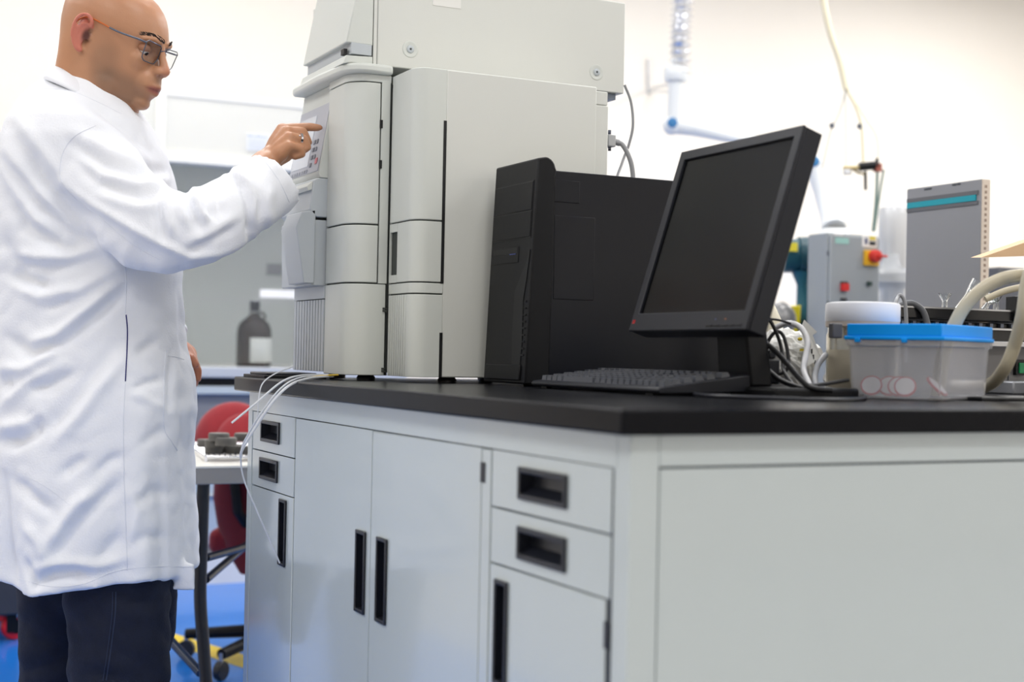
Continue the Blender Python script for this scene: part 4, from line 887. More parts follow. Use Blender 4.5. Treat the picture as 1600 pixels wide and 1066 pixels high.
cbplate(1351, 372, 1355, 382, mat('navy_symbol', (60, 70, 110), .5), 'sticker_symbol', .0016)
cbplate(1305, 371, 1326, 382, mat('mint_plate', (152, 196, 188), .5), 'maker_plate', .001)
cbplate(1303, 364, 1318, 369, mat('white_sticker', (230, 230, 228), .5), 'small_label', .001)
cbplate(1313, 443, 1323, 455, mat('red_button', (206, 42, 40), .4), 'stop_button', .014)
cbplate(1313, 440, 1323, 444, pc_dk, 'button_guard', .008)
cbplate(1313, 466, 1322, 470, pc_dk, 'lower_button', .006)
cbplate(1354, 440, 1360, 447, mat('dark_green', (40, 62, 58), .4), 'key_lock', .01)
for yy in (392, 470): cbplate(1292, yy, 1294, yy+8, gap_m, 'hinge', .003)
mo = thing('electric_motor', (P(1240, 410, 4.9).x, P(1240, 410, 4.9).y, 0), 'teal green electric motor with a yellow label, left of the control box', 'motor')
teal = mat('teal_enamel', (32, 92, 108), .4, var=.06); MD = 4.9; m_ = lambda x, y, d=MD: P(x, y, d)
MB().tube([m_(1222, 400), m_(1247, 399)], 25/F*MD, 24).build('motor_body', teal, mo, smooth=True)
for kx in range(5): MB().tube([m_(1226+kx*5, 400), m_(1227.5+kx*5, 400)], 27/F*MD, 24).build('cooling_fin', teal, mo)
MB().tube([m_(1247, 400), m_(1262, 400)], 30/F*MD, 24).build('end_bell', mat('dark_teal', (24, 66, 78), .4), mo, smooth=True)
MB().box((-.02, -.01, -.015), (.02, .0, .015), Matrix.Translation(m_(1236, 386, MD-.07))).build('yellow_label', mat('label_yellow', (214, 200, 50), .5), mo)
MB().tube([m_(1256, 425), m_(1254, 445), m_(1258, 470), m_(1256, 500)], [.045, .02, .03, .03], 14).build('gear_housing', teal, mo, smooth=True)
MB().tube([m_(1256, 500), (m_(1256, 500).x, m_(1256, 500).y, 0)], .05, 14).build('pedestal', mat('dark_teal', (24, 66, 78), .4), mo)
MB().prism([m_(1234, 478, 4.8), m_(1252, 477, 4.8), m_(1250, 505, 4.8), m_(1243, 530, 4.8), m_(1235, 510, 4.8)], hf*.06).build('yellow_guard', mat('guard_yellow', (222, 206, 30), .4), mo, bevel=.004)
t = thing('round_vessel', (P(1218, 495, 4.7).x, P(1218, 495, 4.7).y, 0), 'dull metal round vessel beside the yellow guard, behind the cables', 'vessel')
vm = mat('dull_steel', (134, 134, 134), .35, metal=.5)
c = P(1218, 500, 4.7); MB().ell(c, (.055, .055, .06), seg=28, rings=18).build('vessel_body', vm, t, smooth=True)
MB().tube([c, (c.x, c.y, 0)], .03, 16).build('stand', vm, t, smooth=True)
# white column duct and glass-like elbow
pdp = 5.0; t = thing('white_column', (P(1396, 400, pdp).x, P(1396, 400, pdp).y, 0), 'broad white vertical pipe between the control box and the grey panel', 'pipe')
c = P(1396, 400, pdp); zt_ = P(1396, 325, pdp).z
MB().lathe([(.052, 0), (.052, zt_-.12), (.054, zt_-.11), (.054, zt_-.02), (.05, zt_)], (c.x, c.y, 0), seg=28).build('pipe_body', mat('white_metal_pipe', (214, 216, 219), .25, metal=.3, var=.03), t, smooth=True)
c = P(1393, 442, pdp-.12)
MB().lathe([(.02, .10), (.03, .06), (.07, .03), (.075, 0), (.045, -.02), (.03, -.07)], c, seg=28).build('glass_collar', mat('cloudy_glass', (226, 228, 230), .1, trans=.6, ior=1.15, var=0), t, smooth=True)
MB().lathe([(.007, 0), (.007, .02)], P(1401, 424, pdp-.06), -hf, 12).build('bolt', dk_metal, t)
# ------------------------------------------------------------------ grey panel cabinet with teal stripe
GD = 3.5
g0 = P(1417, 300, GD); gx = g0.x; gy1 = g0.y; gy0 = onX(1535, 300, gx).y; gz1 = onX(1417, 295.5, gx).z; gx2 = onY(1546, 300, gy0).x
gz0 = ZT-.02
grey = thing('grey_panel_unit', (gx, gy0, 0), 'upright grey panel with a teal stripe and a perforated cream edge, at the right', 'panel')
gm = mat('mid_grey_panel', (138, 140, 146), .45, var=.015)
MB().box((gx, gy0+.003, gz0), (gx2, gy1, gz1)).build('panel', gm, grey, bevel=.002)
zs_a, zs_b = onX(1480, 310, gx).z, onX(1480, 319, gx).z
MB().box((gx-.003, gy0+.018, zs_b), (gx-.0002, gy1-.004, zs_a)).build('teal_stripe', mat('teal_stripe', (0, 150, 168), .4), grey)
MB().box((gx-.002, gy0+.012, zs_b-.009), (gx-.0001, gy1-.002, zs_b-.0005)).build('shadow_line', mat('dark_grey_line', (96, 98, 104), .5), grey)
MB().box((gx-.002, gy0+.012, zs_a+.0005), (gx-.0001, gy1-.002, zs_a+.010)).build('shadow_line', mat('dark_grey_line', (96, 98, 104), .5), grey)
for px in (1447, 1453, 1491, 1498):
    q = onX(px, 296-(px-1447)*.165, gx); MB().box((gx-.001, q.y-.006, q.z-.002), (gx+.001, q.y+.006, q.z+.002)).build('slot', gap_m, grey)
ed = MB().box((gx+.001, gy0, gz0), (gx2+.002, gy0+.0028, gz1-.001)).build('cream_edge', mat('cream_edge_strip', (214, 200, 184), .5), grey)
xm = (gx+gx2)/2
for k in range(38): MB().box((xm-.003, gy0-.0008, gz1-.02-k*.013), (xm+.003, gy0+.0004, gz1-.014-k*.013)).build('perforation', mat('brown_hole', (150, 130, 116), .6), ed)
MB().box((gx+.0, gy0+.02, 0), (gx+.7, gy1, gz0)).build('pedestal', gm, grey)
t = thing('wall_bench', (P(1560, 500, 4.4).x, P(1560, 500, 4.4).y, 0), 'dark grey equipment shelf behind the black rack at the right edge', 'shelf')
a_ = P(1562, 417, 4.2); MB().box((a_.x, a_.y, 0), (a_.x+1.1, a_.y+.12, a_.z)).build('shelf_body', mat('dark_shelf_grey', (92, 94, 100), .5), t, bevel=.004)
# papers on the back wall
def wallpaper(x0, y0, x1, y1, lab, lines=8):
    a_, b_ = onY(x0, y0, YB-.002), onY(x1, y1, YB-.002)
    t = thing('pinned_paper', (a_.x, YB-.004, b_.z), lab, 'paper')
    MB().box((a_.x, YB-.004, b_.z), (b_.x, YB-.001, a_.z)).build('sheet', mat('pinned_paper_white', (232, 233, 237), .7), t)
    hh2 = a_.z-b_.z
    for k in range(lines): MB().box((a_.x+.02, YB-.0048, a_.z-.03-k*hh2/(lines+1)), (b_.x-.02-(k % 3)*.03, YB-.004, a_.z-.026-k*hh2/(lines+1))).build('text_line', mat('faint_grey_print', (206, 208, 214), .7), t)
wallpaper(1547, 328, 1593, 402, 'white sheet of paper on the wall right of the grey panel')
wallpaper(1597, 330, 1660, 410, 'white sheet of paper on the wall cut by the right edge of the photo')
wallpaper(1385, 296, 1416, 338, 'pale sheet of paper on the wall just left of the grey panel', 5)
wallpaper(1222, 425, 1248, 470, 'white sheet of paper on the wall below the teal motor', 5)
# ------------------------------------------------------------------ the man
person = thing('person', (P(150, 800, 2.82).x, P(150, 800, 2.82).y, 0), 'bald man in glasses and a white lab coat pressing the instrument screen', 'person')
FW = hf
# ---- head frame
yaw_h, bow = math.radians(15), math.radians(20)
fdir = (r0*math.cos(yaw_h)-hf*math.sin(yaw_h)); side = (-r0*math.sin(yaw_h)-hf*math.cos(yaw_h))   # side: his right, towards camera
fh = fdir*math.cos(bow)-Vector((0, 0, 1))*math.sin(bow); uh = fdir*math.sin(bow)+Vector((0, 0, 1))*math.cos(bow)
O = P(166, 72, 2.80)
def hd(x, y, z): return O+fh*x+side*y+uh*z
HM = Matrix(((fh.x, side.x, uh.x), (fh.y, side.y, uh.y), (fh.z, side.z, uh.z)))
SL = [(-.150, .022, -.066, .058, .1), (-.125, .050, -.071, .062, .15), (-.105, .078, -.073, .065, .25), (-.093, .103, -.075, .067, .35), (-.082, .117, -.077, .067, .34), (-.070, .122, -.079, .068, .34),
      (-.058, .1225, -.081, .069, .32), (-.045, .124, -.083, .070, .29), (-.028, .1235, -.087, .072, .26), (-.010, .120, -.092, .073, .2), (.008, .1155, -.098, .0745, .18), (.024, .1145, -.102, .076, .16), (.040, .1205, -.104, .077, .14),
      (.055, .116, -.105, .0775, .14), (.07, .109, -.103, .076, .14), (.085, .100, -.098, .072, .14), (.098, .088, -.089, .065, .12), (.110, .072, -.075, .055, .1), (.120, .050, -.055, .042, .1), (.127, .026, -.030, .026, .05), (.1305, .008, -.012, .011, 0)]
hb2 = MB(); vs = []; seg = 56
for z, xf, xb, w_, tp in SL:
    for k in range(seg):
        a_ = 2*math.pi*k/seg; c, s = math.cos(a_), math.sin(a_)
        x = (xf if c > 0 else -xb)*math.copysign(abs(c)**(.86 if c > 0 else .95), c)
        y = w_*math.copysign(abs(s)**.88, s)*(1-tp*max(0, c)**2.0)
        vs.append(hd(x, y, z))
n_ = len(SL); fs = [(i*seg+k, i*seg+(k+1) % seg, (i+1)*seg+(k+1) % seg, (i+1)*seg+k) for i in range(n_-1) for k in range(seg)]+[tuple(range(seg))[::-1], tuple(range((n_-1)*seg, n_*seg))]
hb2.add(vs, fs)
# nose
hb2.caps([hd(.118, 0, .032), hd(.126, 0, .016), hd(.1345, 0, .002), hd(.1405, 0, -.007)], [.0065, .0072, .0088, .0105], 16)
for s in (-1, 1): hb2.ell(hd(.129, s*.012, -.0115), (.0135, .008, .0095), HM)
hb2.ell(hd(.128, 0, -.014), (.012, .010, .005), HM)
# brow ridge, cheeks, lips, chin
for s in (-1, 1):
    hb2.caps([hd(.1175, s*.012, .040), hd(.1135, s*.030, .043), hd(.100, s*.048, .038)], [.0065, .007, .006], 12)
    hb2.ell(hd(.094, s*.030, -.004), (.020, .019, .024), HM)
    hb2.ell(hd(.040, s*.040, -.070), (.045, .026, .040), HM)
    # ear
    E = lambda x, z, y=.0: hd(x-.002, s*(.0775+y), z)
    hel = [E(.010, .020, .004), E(.012, .032, .008), E(.005, .041, .011), E(-.007, .041, .013), E(-.016, .031, .015), E(-.019, .014, .015), E(-.017, -.004, .012), E(-.010, -.018, .008), E(-.001, -.027, .004), E(.006, -.024, .001)]
    hp = spline(hel, 5); hb2.tube(hp, [.0042]*len(hp), 12)
    hb2.caps([E(-.002, -.022, .003), E(.002, -.025, .002)], [.0065, .0055], 12)
    ah = spline([E(.003, .028, .006), E(-.007, .022, .010), E(-.010, .006, .010), E(-.006, -.008, .007), E(.002, -.012, .005)], 5); hb2.tube(ah, [.0028]*len(ah), 10)
    hb2.ell(E(-.007, .010, .003), (.014, .0035, .030), HM @ Matrix.Rotation(-.1, 3, 'Y'))
    hb2.ell(E(.011, .003, .0), (.005, .006, .008), HM)
hb2.caps([hd(.121, -.027, -.047), hd(.1345, -.012, -.0425), hd(.1385, 0, -.0405), hd(.1345, .012, -.0425), hd(.121, .027, -.047)], [.003, .0048, .0052, .0048, .003], 12)
hb2.caps([hd(.121, -.024, -.050), hd(.1320, -.011, -.0535), hd(.1360, 0, -.0545), hd(.1320, .011, -.0535), hd(.121, .024, -.050)], [.003, .0055, .0065, .0055, .003], 12)
hb2.ell(hd(.108, 0, -.042), (.0300, .034, .036), HM)
hb2.ell(hd(.112, 0, -.080), (.017, .024, .015), HM)
hb2.ell(hd(.060, 0, -.100), (.05, .045, .02), HM)
hb2.ell(hd(.123, 0, -.026), (.006, .012, .008), HM)
# ---- neck, torso, arms, hands in one surface
neck0 = hd(-.012, 0, -.10)
hb2.caps([neck0, P(140, 150, 2.80), P(132, 200, 2.82)], [.064, .066, .075], 20)
hb2.caps([P(132, 215, 2.82), P(138, 330, 2.82), P(142, 450, 2.82), P(148, 600, 2.82)], [.10, .12, .115, .12], 18)
hb2.caps([P(128, 226, 2.71), P(258, 366, 2.63), P(385, 292, 2.735), P(414, 258, 2.785)], [.042, .036, .034, .030], 16)
hb2.caps([P(130, 228, 2.96), P(170, 400, 3.02), P(262, 540, 2.98), P(288, 556, 2.95)], [.052, .042, .032, .027], 14)
# right hand
Hn = lambda x, y, d=0: P(x, y, 2.80+d)
wr = Hn(414, 259, -.012)
PM = {'index': (Hn(441, 202, .03), 10.0), 'middle': (Hn(449, 206, .012), 10.4), 'ring': (Hn(453, 215, -.008), 9.8), 'pinky': (Hn(452, 228, -.022), 8.6)}
px_ = lambda r_: r_/F*2.80
hb2.caps([Hn(409, 262, -.008), Hn(424, 246, -.004)], [px_(22), px_(19)], 16)
for nm, (k_, r_) in PM.items():
    base_ = wr.lerp(k_, .25); hb2.caps([base_, wr.lerp(k_, .65), k_], [px_(13), px_(13), px_(r_)], 14)
hb2.caps([Hn(430, 250, 0), Hn(446, 242, .0), Hn(455, 235, -.005)], [px_(13), px_(12), px_(10)], 14)
tipI = Hn(500, 199.5, .052)
hb2.caps([PM['index'][0], Hn(463, 199.5, .04), Hn(482, 198.5, .048), Hn(495, 199.5, .051), tipI], [px_(9), px_(7.6), px_(7.2), px_(6.4), px_(5)], 14)
hb2.caps([PM['middle'][0], Hn(473, 207, .026), Hn(481, 222, .028), Hn(472, 233, .02)], [px_(9.4), px_(8.2), px_(7.2), px_(6.4)], 14)
hb2.caps([PM['ring'][0], Hn(474, 218, .006), Hn(480, 230, .008), Hn(468, 239, .002)], [px_(9.2), px_(8), px_(7), px_(6.2)], 14)
hb2.caps([PM['pinky'][0], Hn(469, 232, -.010), Hn(472, 241, -.006), Hn(461, 245, -.008)], [px_(8), px_(6.8), px_(6.2), px_(5.6)], 14)
hb2.caps([Hn(424, 250, .02), Hn(440, 247, .04), Hn(455, 240, .05), Hn(468, 236, .052)], [px_(12), px_(9), px_(7.6), px_(6.4)], 14)
# left hand resting at the pocket
Ln = lambda x, y, d=0: P(x, y, 2.93+d)
hb2.caps([Ln(284, 552), Ln(292, 566), Ln(298, 578)], [.024, .024, .02], 14)
for i, (pts, r_) in enumerate([([(292, 556), (303, 566), (309, 580), (309, 592)], 7.6), ([(290, 560), (301, 573), (306, 588), (304, 601)], 7.2), ([(288, 566), (297, 580), (301, 594), (298, 604)], 6.8), ([(285, 570), (292, 584), (296, 598), (292, 606)], 6.2)]):
    hb2.caps([Ln(x, y, -.022+i*.018) for x, y in pts], [r_/F*2.93, r_/F*2.9, r_*.92/F*2.9, r_*.8/F*2.9], 12)
hb2.caps([Ln(290, 556, -.03), Ln(300, 560, -.045), Ln(306, 570, -.05)], [.012, .009, .008], 12)
# hips and legs (inside the jeans)
hb2.caps([P(148, 600, 2.82), P(150, 760, 2.82)], [.12, .10], 16)
me, co, ed = remesh(hb2, .0028, 4, .5)
# eye sockets & local sculpting
Rm = np.array([[fh.x, side.x, uh.x], [fh.y, side.y, uh.y], [fh.z, side.z, uh.z]])
lc = (co-np.array(O)) @ Rm
for s in (-1, 1):
    d2 = ((lc[:, 0]-.112)/.02)**2+((lc[:, 1]-s*.029)/.017)**2+((lc[:, 2]-.021)/.012)**2
    co -= np.array(fh)[None, :]*(.010*np.exp(-d2))[:, None]
    d2 = ((lc[:, 0]-.008)/.007)**2+((lc[:, 1]-s*.085)/.012)**2+((lc[:, 2]-.004)/.010)**2
    co -= s*np.array(side)[None, :]*(.006*np.exp(-d2))[:, None]
    d2 = ((lc[:, 0]-.134)/.006)**2+((lc[:, 1]-s*.008)/.004)**2+((lc[:, 2]+.019)/.004)**2
    co += np.array(uh)[None, :]*(.004*np.exp(-d2))[:, None]
lc = (co-np.array(O)) @ Rm
# colours: warm brown skin, darker shaven jaw, redder ear, lips
tone = np.array(lin((190, 139, 106))[:3]); beard = np.array(lin((138, 106, 86))[:3]); earc = np.array(lin((206, 118, 104))[:3]); lipc = np.array(lin((150, 88, 82))[:3]); nap = np.array(lin((190, 132, 92))[:3]); handc = np.array(lin((176, 120, 88))[:3])
col = np.tile(tone, (len(co), 1))
def mixc(c, wgt): 
    global col
    wgt = np.clip(wgt, 0, 1)[:, None]; col = col*(1-wgt)+c*wgt
isd = lc[:, 2] > -.2
def gs(cx, cy, cz, sx, sy, sz, pw=1): return np.exp(-(((lc[:, 0]-cx)/sx)**2+((np.abs(lc[:, 1])-cy)/sy)**2+((lc[:, 2]-cz)/sz)**2)**pw)
mixc(nap, np.clip((-lc[:, 0]-.0)/.06, 0, 1)*np.clip((.03-lc[:, 2])/.06, 0, 1)*isd)
mixc(beard, .85*gs(.085, .04, -.068, .055, .06, .034, 2)+.5*gs(.05, .07, -.03, .03, .03, .04, 2))
mixc(beard, .55*gs(.128, 0, -.03, .02, .02, .010, 2))
inear = (lc[:, 0] > -.026) & (lc[:, 0] < .016) & (np.abs(lc[:, 1]) > .079) & (lc[:, 2] > -.034) & (lc[:, 2] < .05)
mixc(earc, inear*.8)
mixc(np.array(lin((90, 48, 42))[:3]), 1.1*gs(.004, .083, .004, .008, .014, .014, 2))  # shade of the ear hollow painted into the skin colour
mixc(lipc, 1.2*gs(.134, 0, -.0475, .014, .024, .0085, 2))
mixc(np.array(lin((80, 44, 40))[:3]), .8*gs(.134, 0, -.0478, .014, .027, .0016))
mixc(np.array(lin((205, 130, 108))[:3]),   .5*gs(.143, 0, -.006, .012, .012, .012))
mixc(np.array(lin((120, 80, 62))[:3]), .5*gs(.108, .030, .022, .015, .02, .008))
far_ = lc[:, 2] < -.17
mixc(handc, far_*.9)
lh = far_ & (lc[:, 2] < -.35); mixc(np.array(lin((190, 120, 96))[:3]), lh*.6)
at = me.attributes.new('Col', 'FLOAT_COLOR', 'POINT'); at.data.foreach_set('color', np.concatenate([col, np.ones((len(col), 1))], 1).ravel())
body = finish(me, 'body', skin_m, person, co)
# eyes
for s in (-1, 1):
    c = hd(.0985, s*.029, .019)
    ey_ = MB().ell(c, .0118, seg=24, rings=16).build('eyeball', mat('eye_white', (220, 215, 208), .15), person, smooth=True)
    MB().ell(c+(fh*.7-uh*.55).normalized()*.0085, .0052, seg=16, rings=10).build('iris', mat('brown_iris', (50, 32, 24), .1), ey_, smooth=True)
    lidm = MB()
    lidm.ell(c+uh*.0025, (.0132, .0145, .0108), HM, 24, 14); lidm.build('eyelid', mat('eyelid_skin', (168, 118, 90), .45), person, smooth=True)
    br_ = MB()
    for k in range(170):
        f = random.random(); pc = hd(.1245-.028*f**1.5, s*(.008+.044*f), .0445+.005*math.sin(f*math.pi)+random.uniform(-.0035, .0035))
        dv = (side*s*.8+uh*.3*(1-f)-fh*.5*f).normalized()*.006
        br_.tube([pc, pc+dv*.5+fh*.0006, pc+dv], [.0005, .0005, .0001], 4)
    br_.build('eyebrow', mat('black_hair', (36, 28, 26), .7), person)
# glasses: worn, a thing of its own
gls = thing('spectacles', hd(.13, 0, .02), 'rectangular grey metal spectacles with an orange-tipped temple, worn by the man', 'glasses')
gx_ = .1215
for s in (-1, 1):
    corners = [(s*.008, .004+.0), (s*.010, .030), (s*.060, .032), (s*.058, -.002), (s*.048, -.008), (s*.016, -.008)]
    def L3(y, z): return hd(gx_-.10*max(0, abs(y)-.02)-.0+(z-.01)*.06, y, z+.006)
    pts = []
    for i in range(len(corners)):
        a_, b_ = Vector(corners[i]), Vector(corners[(i+1) % len(corners)]); 
        for f in (.12, .88): pts.append(L3(*(a_.lerp(b_, f))))
    rim = MB().tube(pts+[pts[0]], .0011, 8).build('rim', dk_metal, gls, smooth=True)
    MB().prism(pts, fh*.0012).build('lens', lens_m, gls)
    MB().tube(spline([L3(s*.0595, .026), hd(.112, s*.069, .0325), hd(.104, s*.0745, .0325), hd(.07, s*.0785, .032), hd(.046, s*.080, .034)], 5), .0019, 10).build('temple', dk_metal, gls, smooth=True)
    MB().tube(spline([hd(.046, s*.080, .034), hd(.02, s*.0815, .0375), hd(-.006, s*.083, .038), hd(-.022, s*.084, .026), hd(-.028, s*.083, .010)], 5), .0016, 10).build('temple_tip', mat('orange_acetate', (196, 100, 40), .3), gls, smooth=True)
MB().tube([hd(gx_, -.009, .026), hd(gx_+.004, 0, .030), hd(gx_, .009, .026)], .0012, 8).build('bridge', dk_metal, gls, smooth=True)
# ring
rc_ = PM['ring'][0].lerp(Hn(474, 218, .006), .78); rax = (Hn(474, 218, .006)-PM['ring'][0]).normalized()
rg = thing('finger_ring', rc_, 'silver band ring on the pointing hand', 'ring')
MB().lathe([(.0108, -.0022), (.0115, -.0022), (.0115, .0022), (.0108, .0022), (.0108, -.0022)], rc_, rax, 24, ends=False).build('band', chrome_m, rg, smooth=True)
MB().ell(rc_+(-hf*.9+Vector((0, 0, .4))).normalized()*.0115, (.0022, .0022, .0016), seg=10, rings=6).build('setting', chrome_m, rg)
# ---- lab coat
ct = MB(); DC = 2.82
rows = [(120, 88, 165, .06), (128, 74, 182, .078), (140, 58, 196, .094), (155, 45, 208, .116), (175, 33, 220, .152), (200, 23, 237, .184), (230, 13, 251, .20), (260, 5, 262, .20), (300, -3, 272, .195), (350, -9, 278, .19), (400, -11, 279, .185),
        (450, -11, 279, .18), (500, -10, 283, .18), (540, -10, 288, .182), (572, -9, 296, .186), (600, -9, 301, .19), (640, -8, 304, .195), (665, -8, 300, .198), (700, -7, 298, .20), (760, -7, 300, .205), (820, -6, 303, .21), (860, -5, 304, .212), (889, -4, 305, .214)]
seg = 96; vs = []
for py, L_, R_, b_ in rows:
    c = P((L_+R_)/2, py, DC); a_ = (R_-L_)/2/F*DC
    for k in range(seg):
        q = 2*math.pi*k/seg; cq_, sq = math.cos(q), math.sin(q)
        p = c+r0*a_*math.copysign(abs(cq_)**.9, cq_)+hf*b_*math.copysign(abs(sq)**.85, sq)
        if py > 600:   # loose drape towards the hem
            f = (py-600)/300; p += (r0*cq_+hf*sq)*(.010*f*math.sin(q*7+1)+.006*f*math.sin(q*13))*(0 if abs(cq_) > .85 else 1)
        if py > 870 and sq < 0: p.z -= .022*math.exp(-((q-4.42)/.30)**2)+.004*math.sin(q*9)
        vs.append(p)
n_ = len(rows); fs = [(i*seg+k, (i+1)*seg+k, (i+1)*seg+(k+1) % seg, i*seg+(k+1) % seg) for i in range(n_-1) for k in range(seg)]+[tuple(range(seg)), tuple(range((n_-1)*seg, n_*seg))[::-1]]
ct.add(vs, fs)
def sleeve(S, hollow=True):
    vs = []; seg = 48; cen = [P(x, y, d) for x, y, r_, d in S]; n_ = len(S)
    for i in range(n_):
        t_ = (cen[min(i+1, n_-1)]-cen[max(0, i-1)]).normalized(); dd = (hf-t_*hf.dot(t_)).normalized(); up_ = t_.cross(dd).normalized()
        rp = S[i][2]/F*S[i][3]
        for k in range(seg):
            q = 2*math.pi*k/seg; vs.append(cen[i]+up_*math.cos(q)*rp+dd*math.sin(q)*rp*.80)
    if hollow:
        t_ = (cen[-1]-cen[-2]).normalized(); dd = (hf-t_*hf.dot(t_)).normalized(); up_ = t_.cross(dd).normalized(); rp = S[-1][2]/F*S[-1][3]-.007
        for off, rk in ((0, 1), (-.035, .96), (-.05, .9)):
            for k in range(seg):
                q = 2*math.pi*k/seg; vs.append(cen[-1]+t_*off+up_*math.cos(q)*rp*rk+dd*math.sin(q)*rp*.80*rk)
        n_ += 3
    fs = [(i*seg+k, i*seg+(k+1) % seg, (i+1)*seg+(k+1) % seg, (i+1)*seg+k) for i in range(n_-1) for k in range(seg)]+[tuple(range(seg))[::-1], tuple(range((n_-1)*seg, n_*seg))]
    ct.add(vs, fs)
sleeve([(88, 205, 40, 2.74), (112, 222, 58, 2.705), (140, 256, 66, 2.68), (172, 296, 69, 2.66), (205, 332, 71, 2.64), (236, 358, 71, 2.63), (262, 366, 65, 2.63), (288, 362, 60, 2.635), (312, 354, 60, 2.645), (340, 342, 57, 2.665), (364, 328, 57, 2.69), (378, 318, 53, 2.705), (384, 314, 56, 2.71), (400, 303, 53, 2.73), (418, 291, 52, 2.75), (430.5, 280.5, 50.5, 2.765)])
sleeve([(90, 210, 40, 2.9), (112, 228, 52, 2.96), (132, 290, 56, 3.0), (150, 360, 54, 3.02), (172, 410, 52, 3.03), (205, 460, 46, 3.02), (240, 505, 40, 3.0), (268, 536, 34, 2.97)])
# front overlap of the far side
ct.prism([P(268, 880, 2.74), P(303, 880, 2.74), P(304.5, 924, 2.74), P(270, 924, 2.74)], hf*.012)
ct.prism([P(262, 540, 2.86), P(299, 572, 2.90), P(305, 632, 2.90), P(296, 668, 2.90), P(270, 700, 2.86)], hf*.03)
cme, cco, ced = remesh(ct, .0055, 3, .5)
cn = normals(cme); u_, v_, dep = proj_np(cco)
seen = np.clip((-(cn @ np.array(hf))+.35)/.5, 0, 1)*np.clip((2.86-dep)/.06, 0, 1)
FOLD = [ # polyline px, sigma px, amplitude mm (negative = valley)
 ([(20,205),(68,279),(110,330),(150,365)],9,-8), ([(30,190),(85,262),(110,300)],8,5), ([(14,252),(51,306),(101,360),(150,384)],8,-8), ([(10,235),(44,285),(90,335)],7,6),
 ([(3,279),(41,353),(95,387),(140,392)],9,-9), ([(0,265),(36,325),(80,368)],7,6), ([(0,377),(34,414),(81,421),(149,407)],8,-7), ([(10,395),(60,403),(110,400),(160,385)],7,6), ([(10,428),(40,440),(76,448)],7,-6), ([(20,440),(60,462),(120,455),(190,415)],8,6),
 ([(111,225),(162,259),(220,272),(267,266)],8,-8), ([(120,210),(170,238),(225,255)],8,6), ([(115,249),(152,290),(216,306),(262,292)],8,-8), ([(118,238),(160,272),(215,287),(262,280)],7,6), ([(145,164),(203,208),(240,245)],7,-6), ([(150,185),(190,215),(230,248)],7,5),
 ([(120,262),(165,305),(215,322),(250,322)],7,5), ([(98,286),(140,318),(169,335),(215,362),(257,384),(297,402),(345,396),(390,378)],4.5,5), ([(110,310),(160,350),(215,392),(260,410)],11,-5),
 ([(252,310),(249,340),(256,376)],5,-8), ([(262,305),(262,335),(270,365)],5,5), ([(290,296),(300,330),(314,360)],5,-8), ([(302,296),(312,325),(326,350)],4,6), ([(278,300),(283,330),(292,352)],5,5), ([(318,298),(326,322),(338,340)],4,-6), ([(338,293),(342,315),(349,336)],4,-5),
 ([(356,268),(378,290),(388,315),(391,350),(390,382)],3.5,-8), ([(364,262),(386,286),(397,315),(399,350)],4,5), ([(407,310),(400,345),(396,370)],7,-4), ([(425,290),(415,325),(420,350)],7,4),
 ([(292,395),(330,375),(370,352)],6,-4), ([(295,380),(335,362),(372,335)],6,4),
 ([(20,420),(42,440),(76,450)],8,-8), ([(70,484),(92,478),(113,466)],5,-5), ([(93,541),(135,504),(165,480),(191,458)],8,-9), ([(48,536),(90,524),(130,490),(188,440)],7,9), ([(14,529),(50,553),(93,540)],7,-8), ([(5,575),(40,578),(75,556),(95,545)],7,8), ([(0,596),(18,602)],8,-7), ([(45,608),(79,603),(118,580)],6,-8), ([(0,640),(30,612),(60,590),(100,566)],7,6),
 ([(40,645),(60,668)],8,-6), ([(0,690),(25,692),(50,678),(62,665)],7,-10), ([(0,668),(30,665),(60,648)],7,6), ([(70,676),(98,648),(127,614),(180,541)],9,-6), ([(88,690),(120,655),(150,610),(190,560)],8,6), ([(20,750),(56,781),(84,801)],7,-7), ([(90,868),(110,838),(135,806),(165,776),(191,752)],7,-7), ([(72,860),(95,822),(120,790),(150,765)],8,8), ([(96,742),(115,728),(135,714)],6,-6), ([(150,742),(170,722),(190,712)],6,-5),
 ([(5,740),(12,800),(16,860),(25,908)],4,-7), ([(37,874),(48,900),(59,925)],5,-7), ([(62,912),(84,900),(115,896),(141,902)],7,-10), ([(50,892),(90,880),(150,884),(200,872)],6,6), ([(40,820),(60,850),(70,880)],6,5), ([(150,880),(170,860),(190,832)],7,-5),
 ([(215,552),(232,540),(246,532)],5,-4), ([(205,610),(230,598),(255,592)],4,-4), ([(205,612),(235,628),(258,640)],5,3), ([(215,700),(240,680),(262,668)],6,-3), ([(210,790),(240,768),(262,772)],7,-4), ([(205,850),(230,838),(262,842)],6,-3), ([(197,760),(215,800),(205,850)],6,3),
 ([(285,600),(288,650),(284,720)],5,-5), ([(268,548),(266,600),(264,640)],3,-3), ([(292,668),(293,760),(299,860)],5,-4), ([(281,420),(283,500),(287,560)],3,-4)]
disp = np.zeros(len(cco))
for pts, sg, amp in FOLD:
    best = np.full(len(cco), 1e9); tt_ = np.zeros(len(cco)); tot = len(pts)-1
    for i in range(tot):
        a_, b_ = np.array(pts[i], float), np.array(pts[i+1], float); ab = b_-a_
        t_ = np.clip(((u_-a_[0])*ab[0]+(v_-a_[1])*ab[1])/(ab @ ab), 0, 1)
        d_ = (u_-a_[0]-ab[0]*t_)**2+(v_-a_[1]-ab[1]*t_)**2
        m_k = d_ < best; best[m_k] = d_[m_k]; tt_[m_k] = (i+t_[m_k])/tot
    env = np.clip(np.sin(np.pi*np.clip(tt_*.86+.07, 0, 1))*1.4, 0, 1)
    disp += amp*.001*1.65*env*np.exp(-best/(2*sg*sg))
disp *= seen
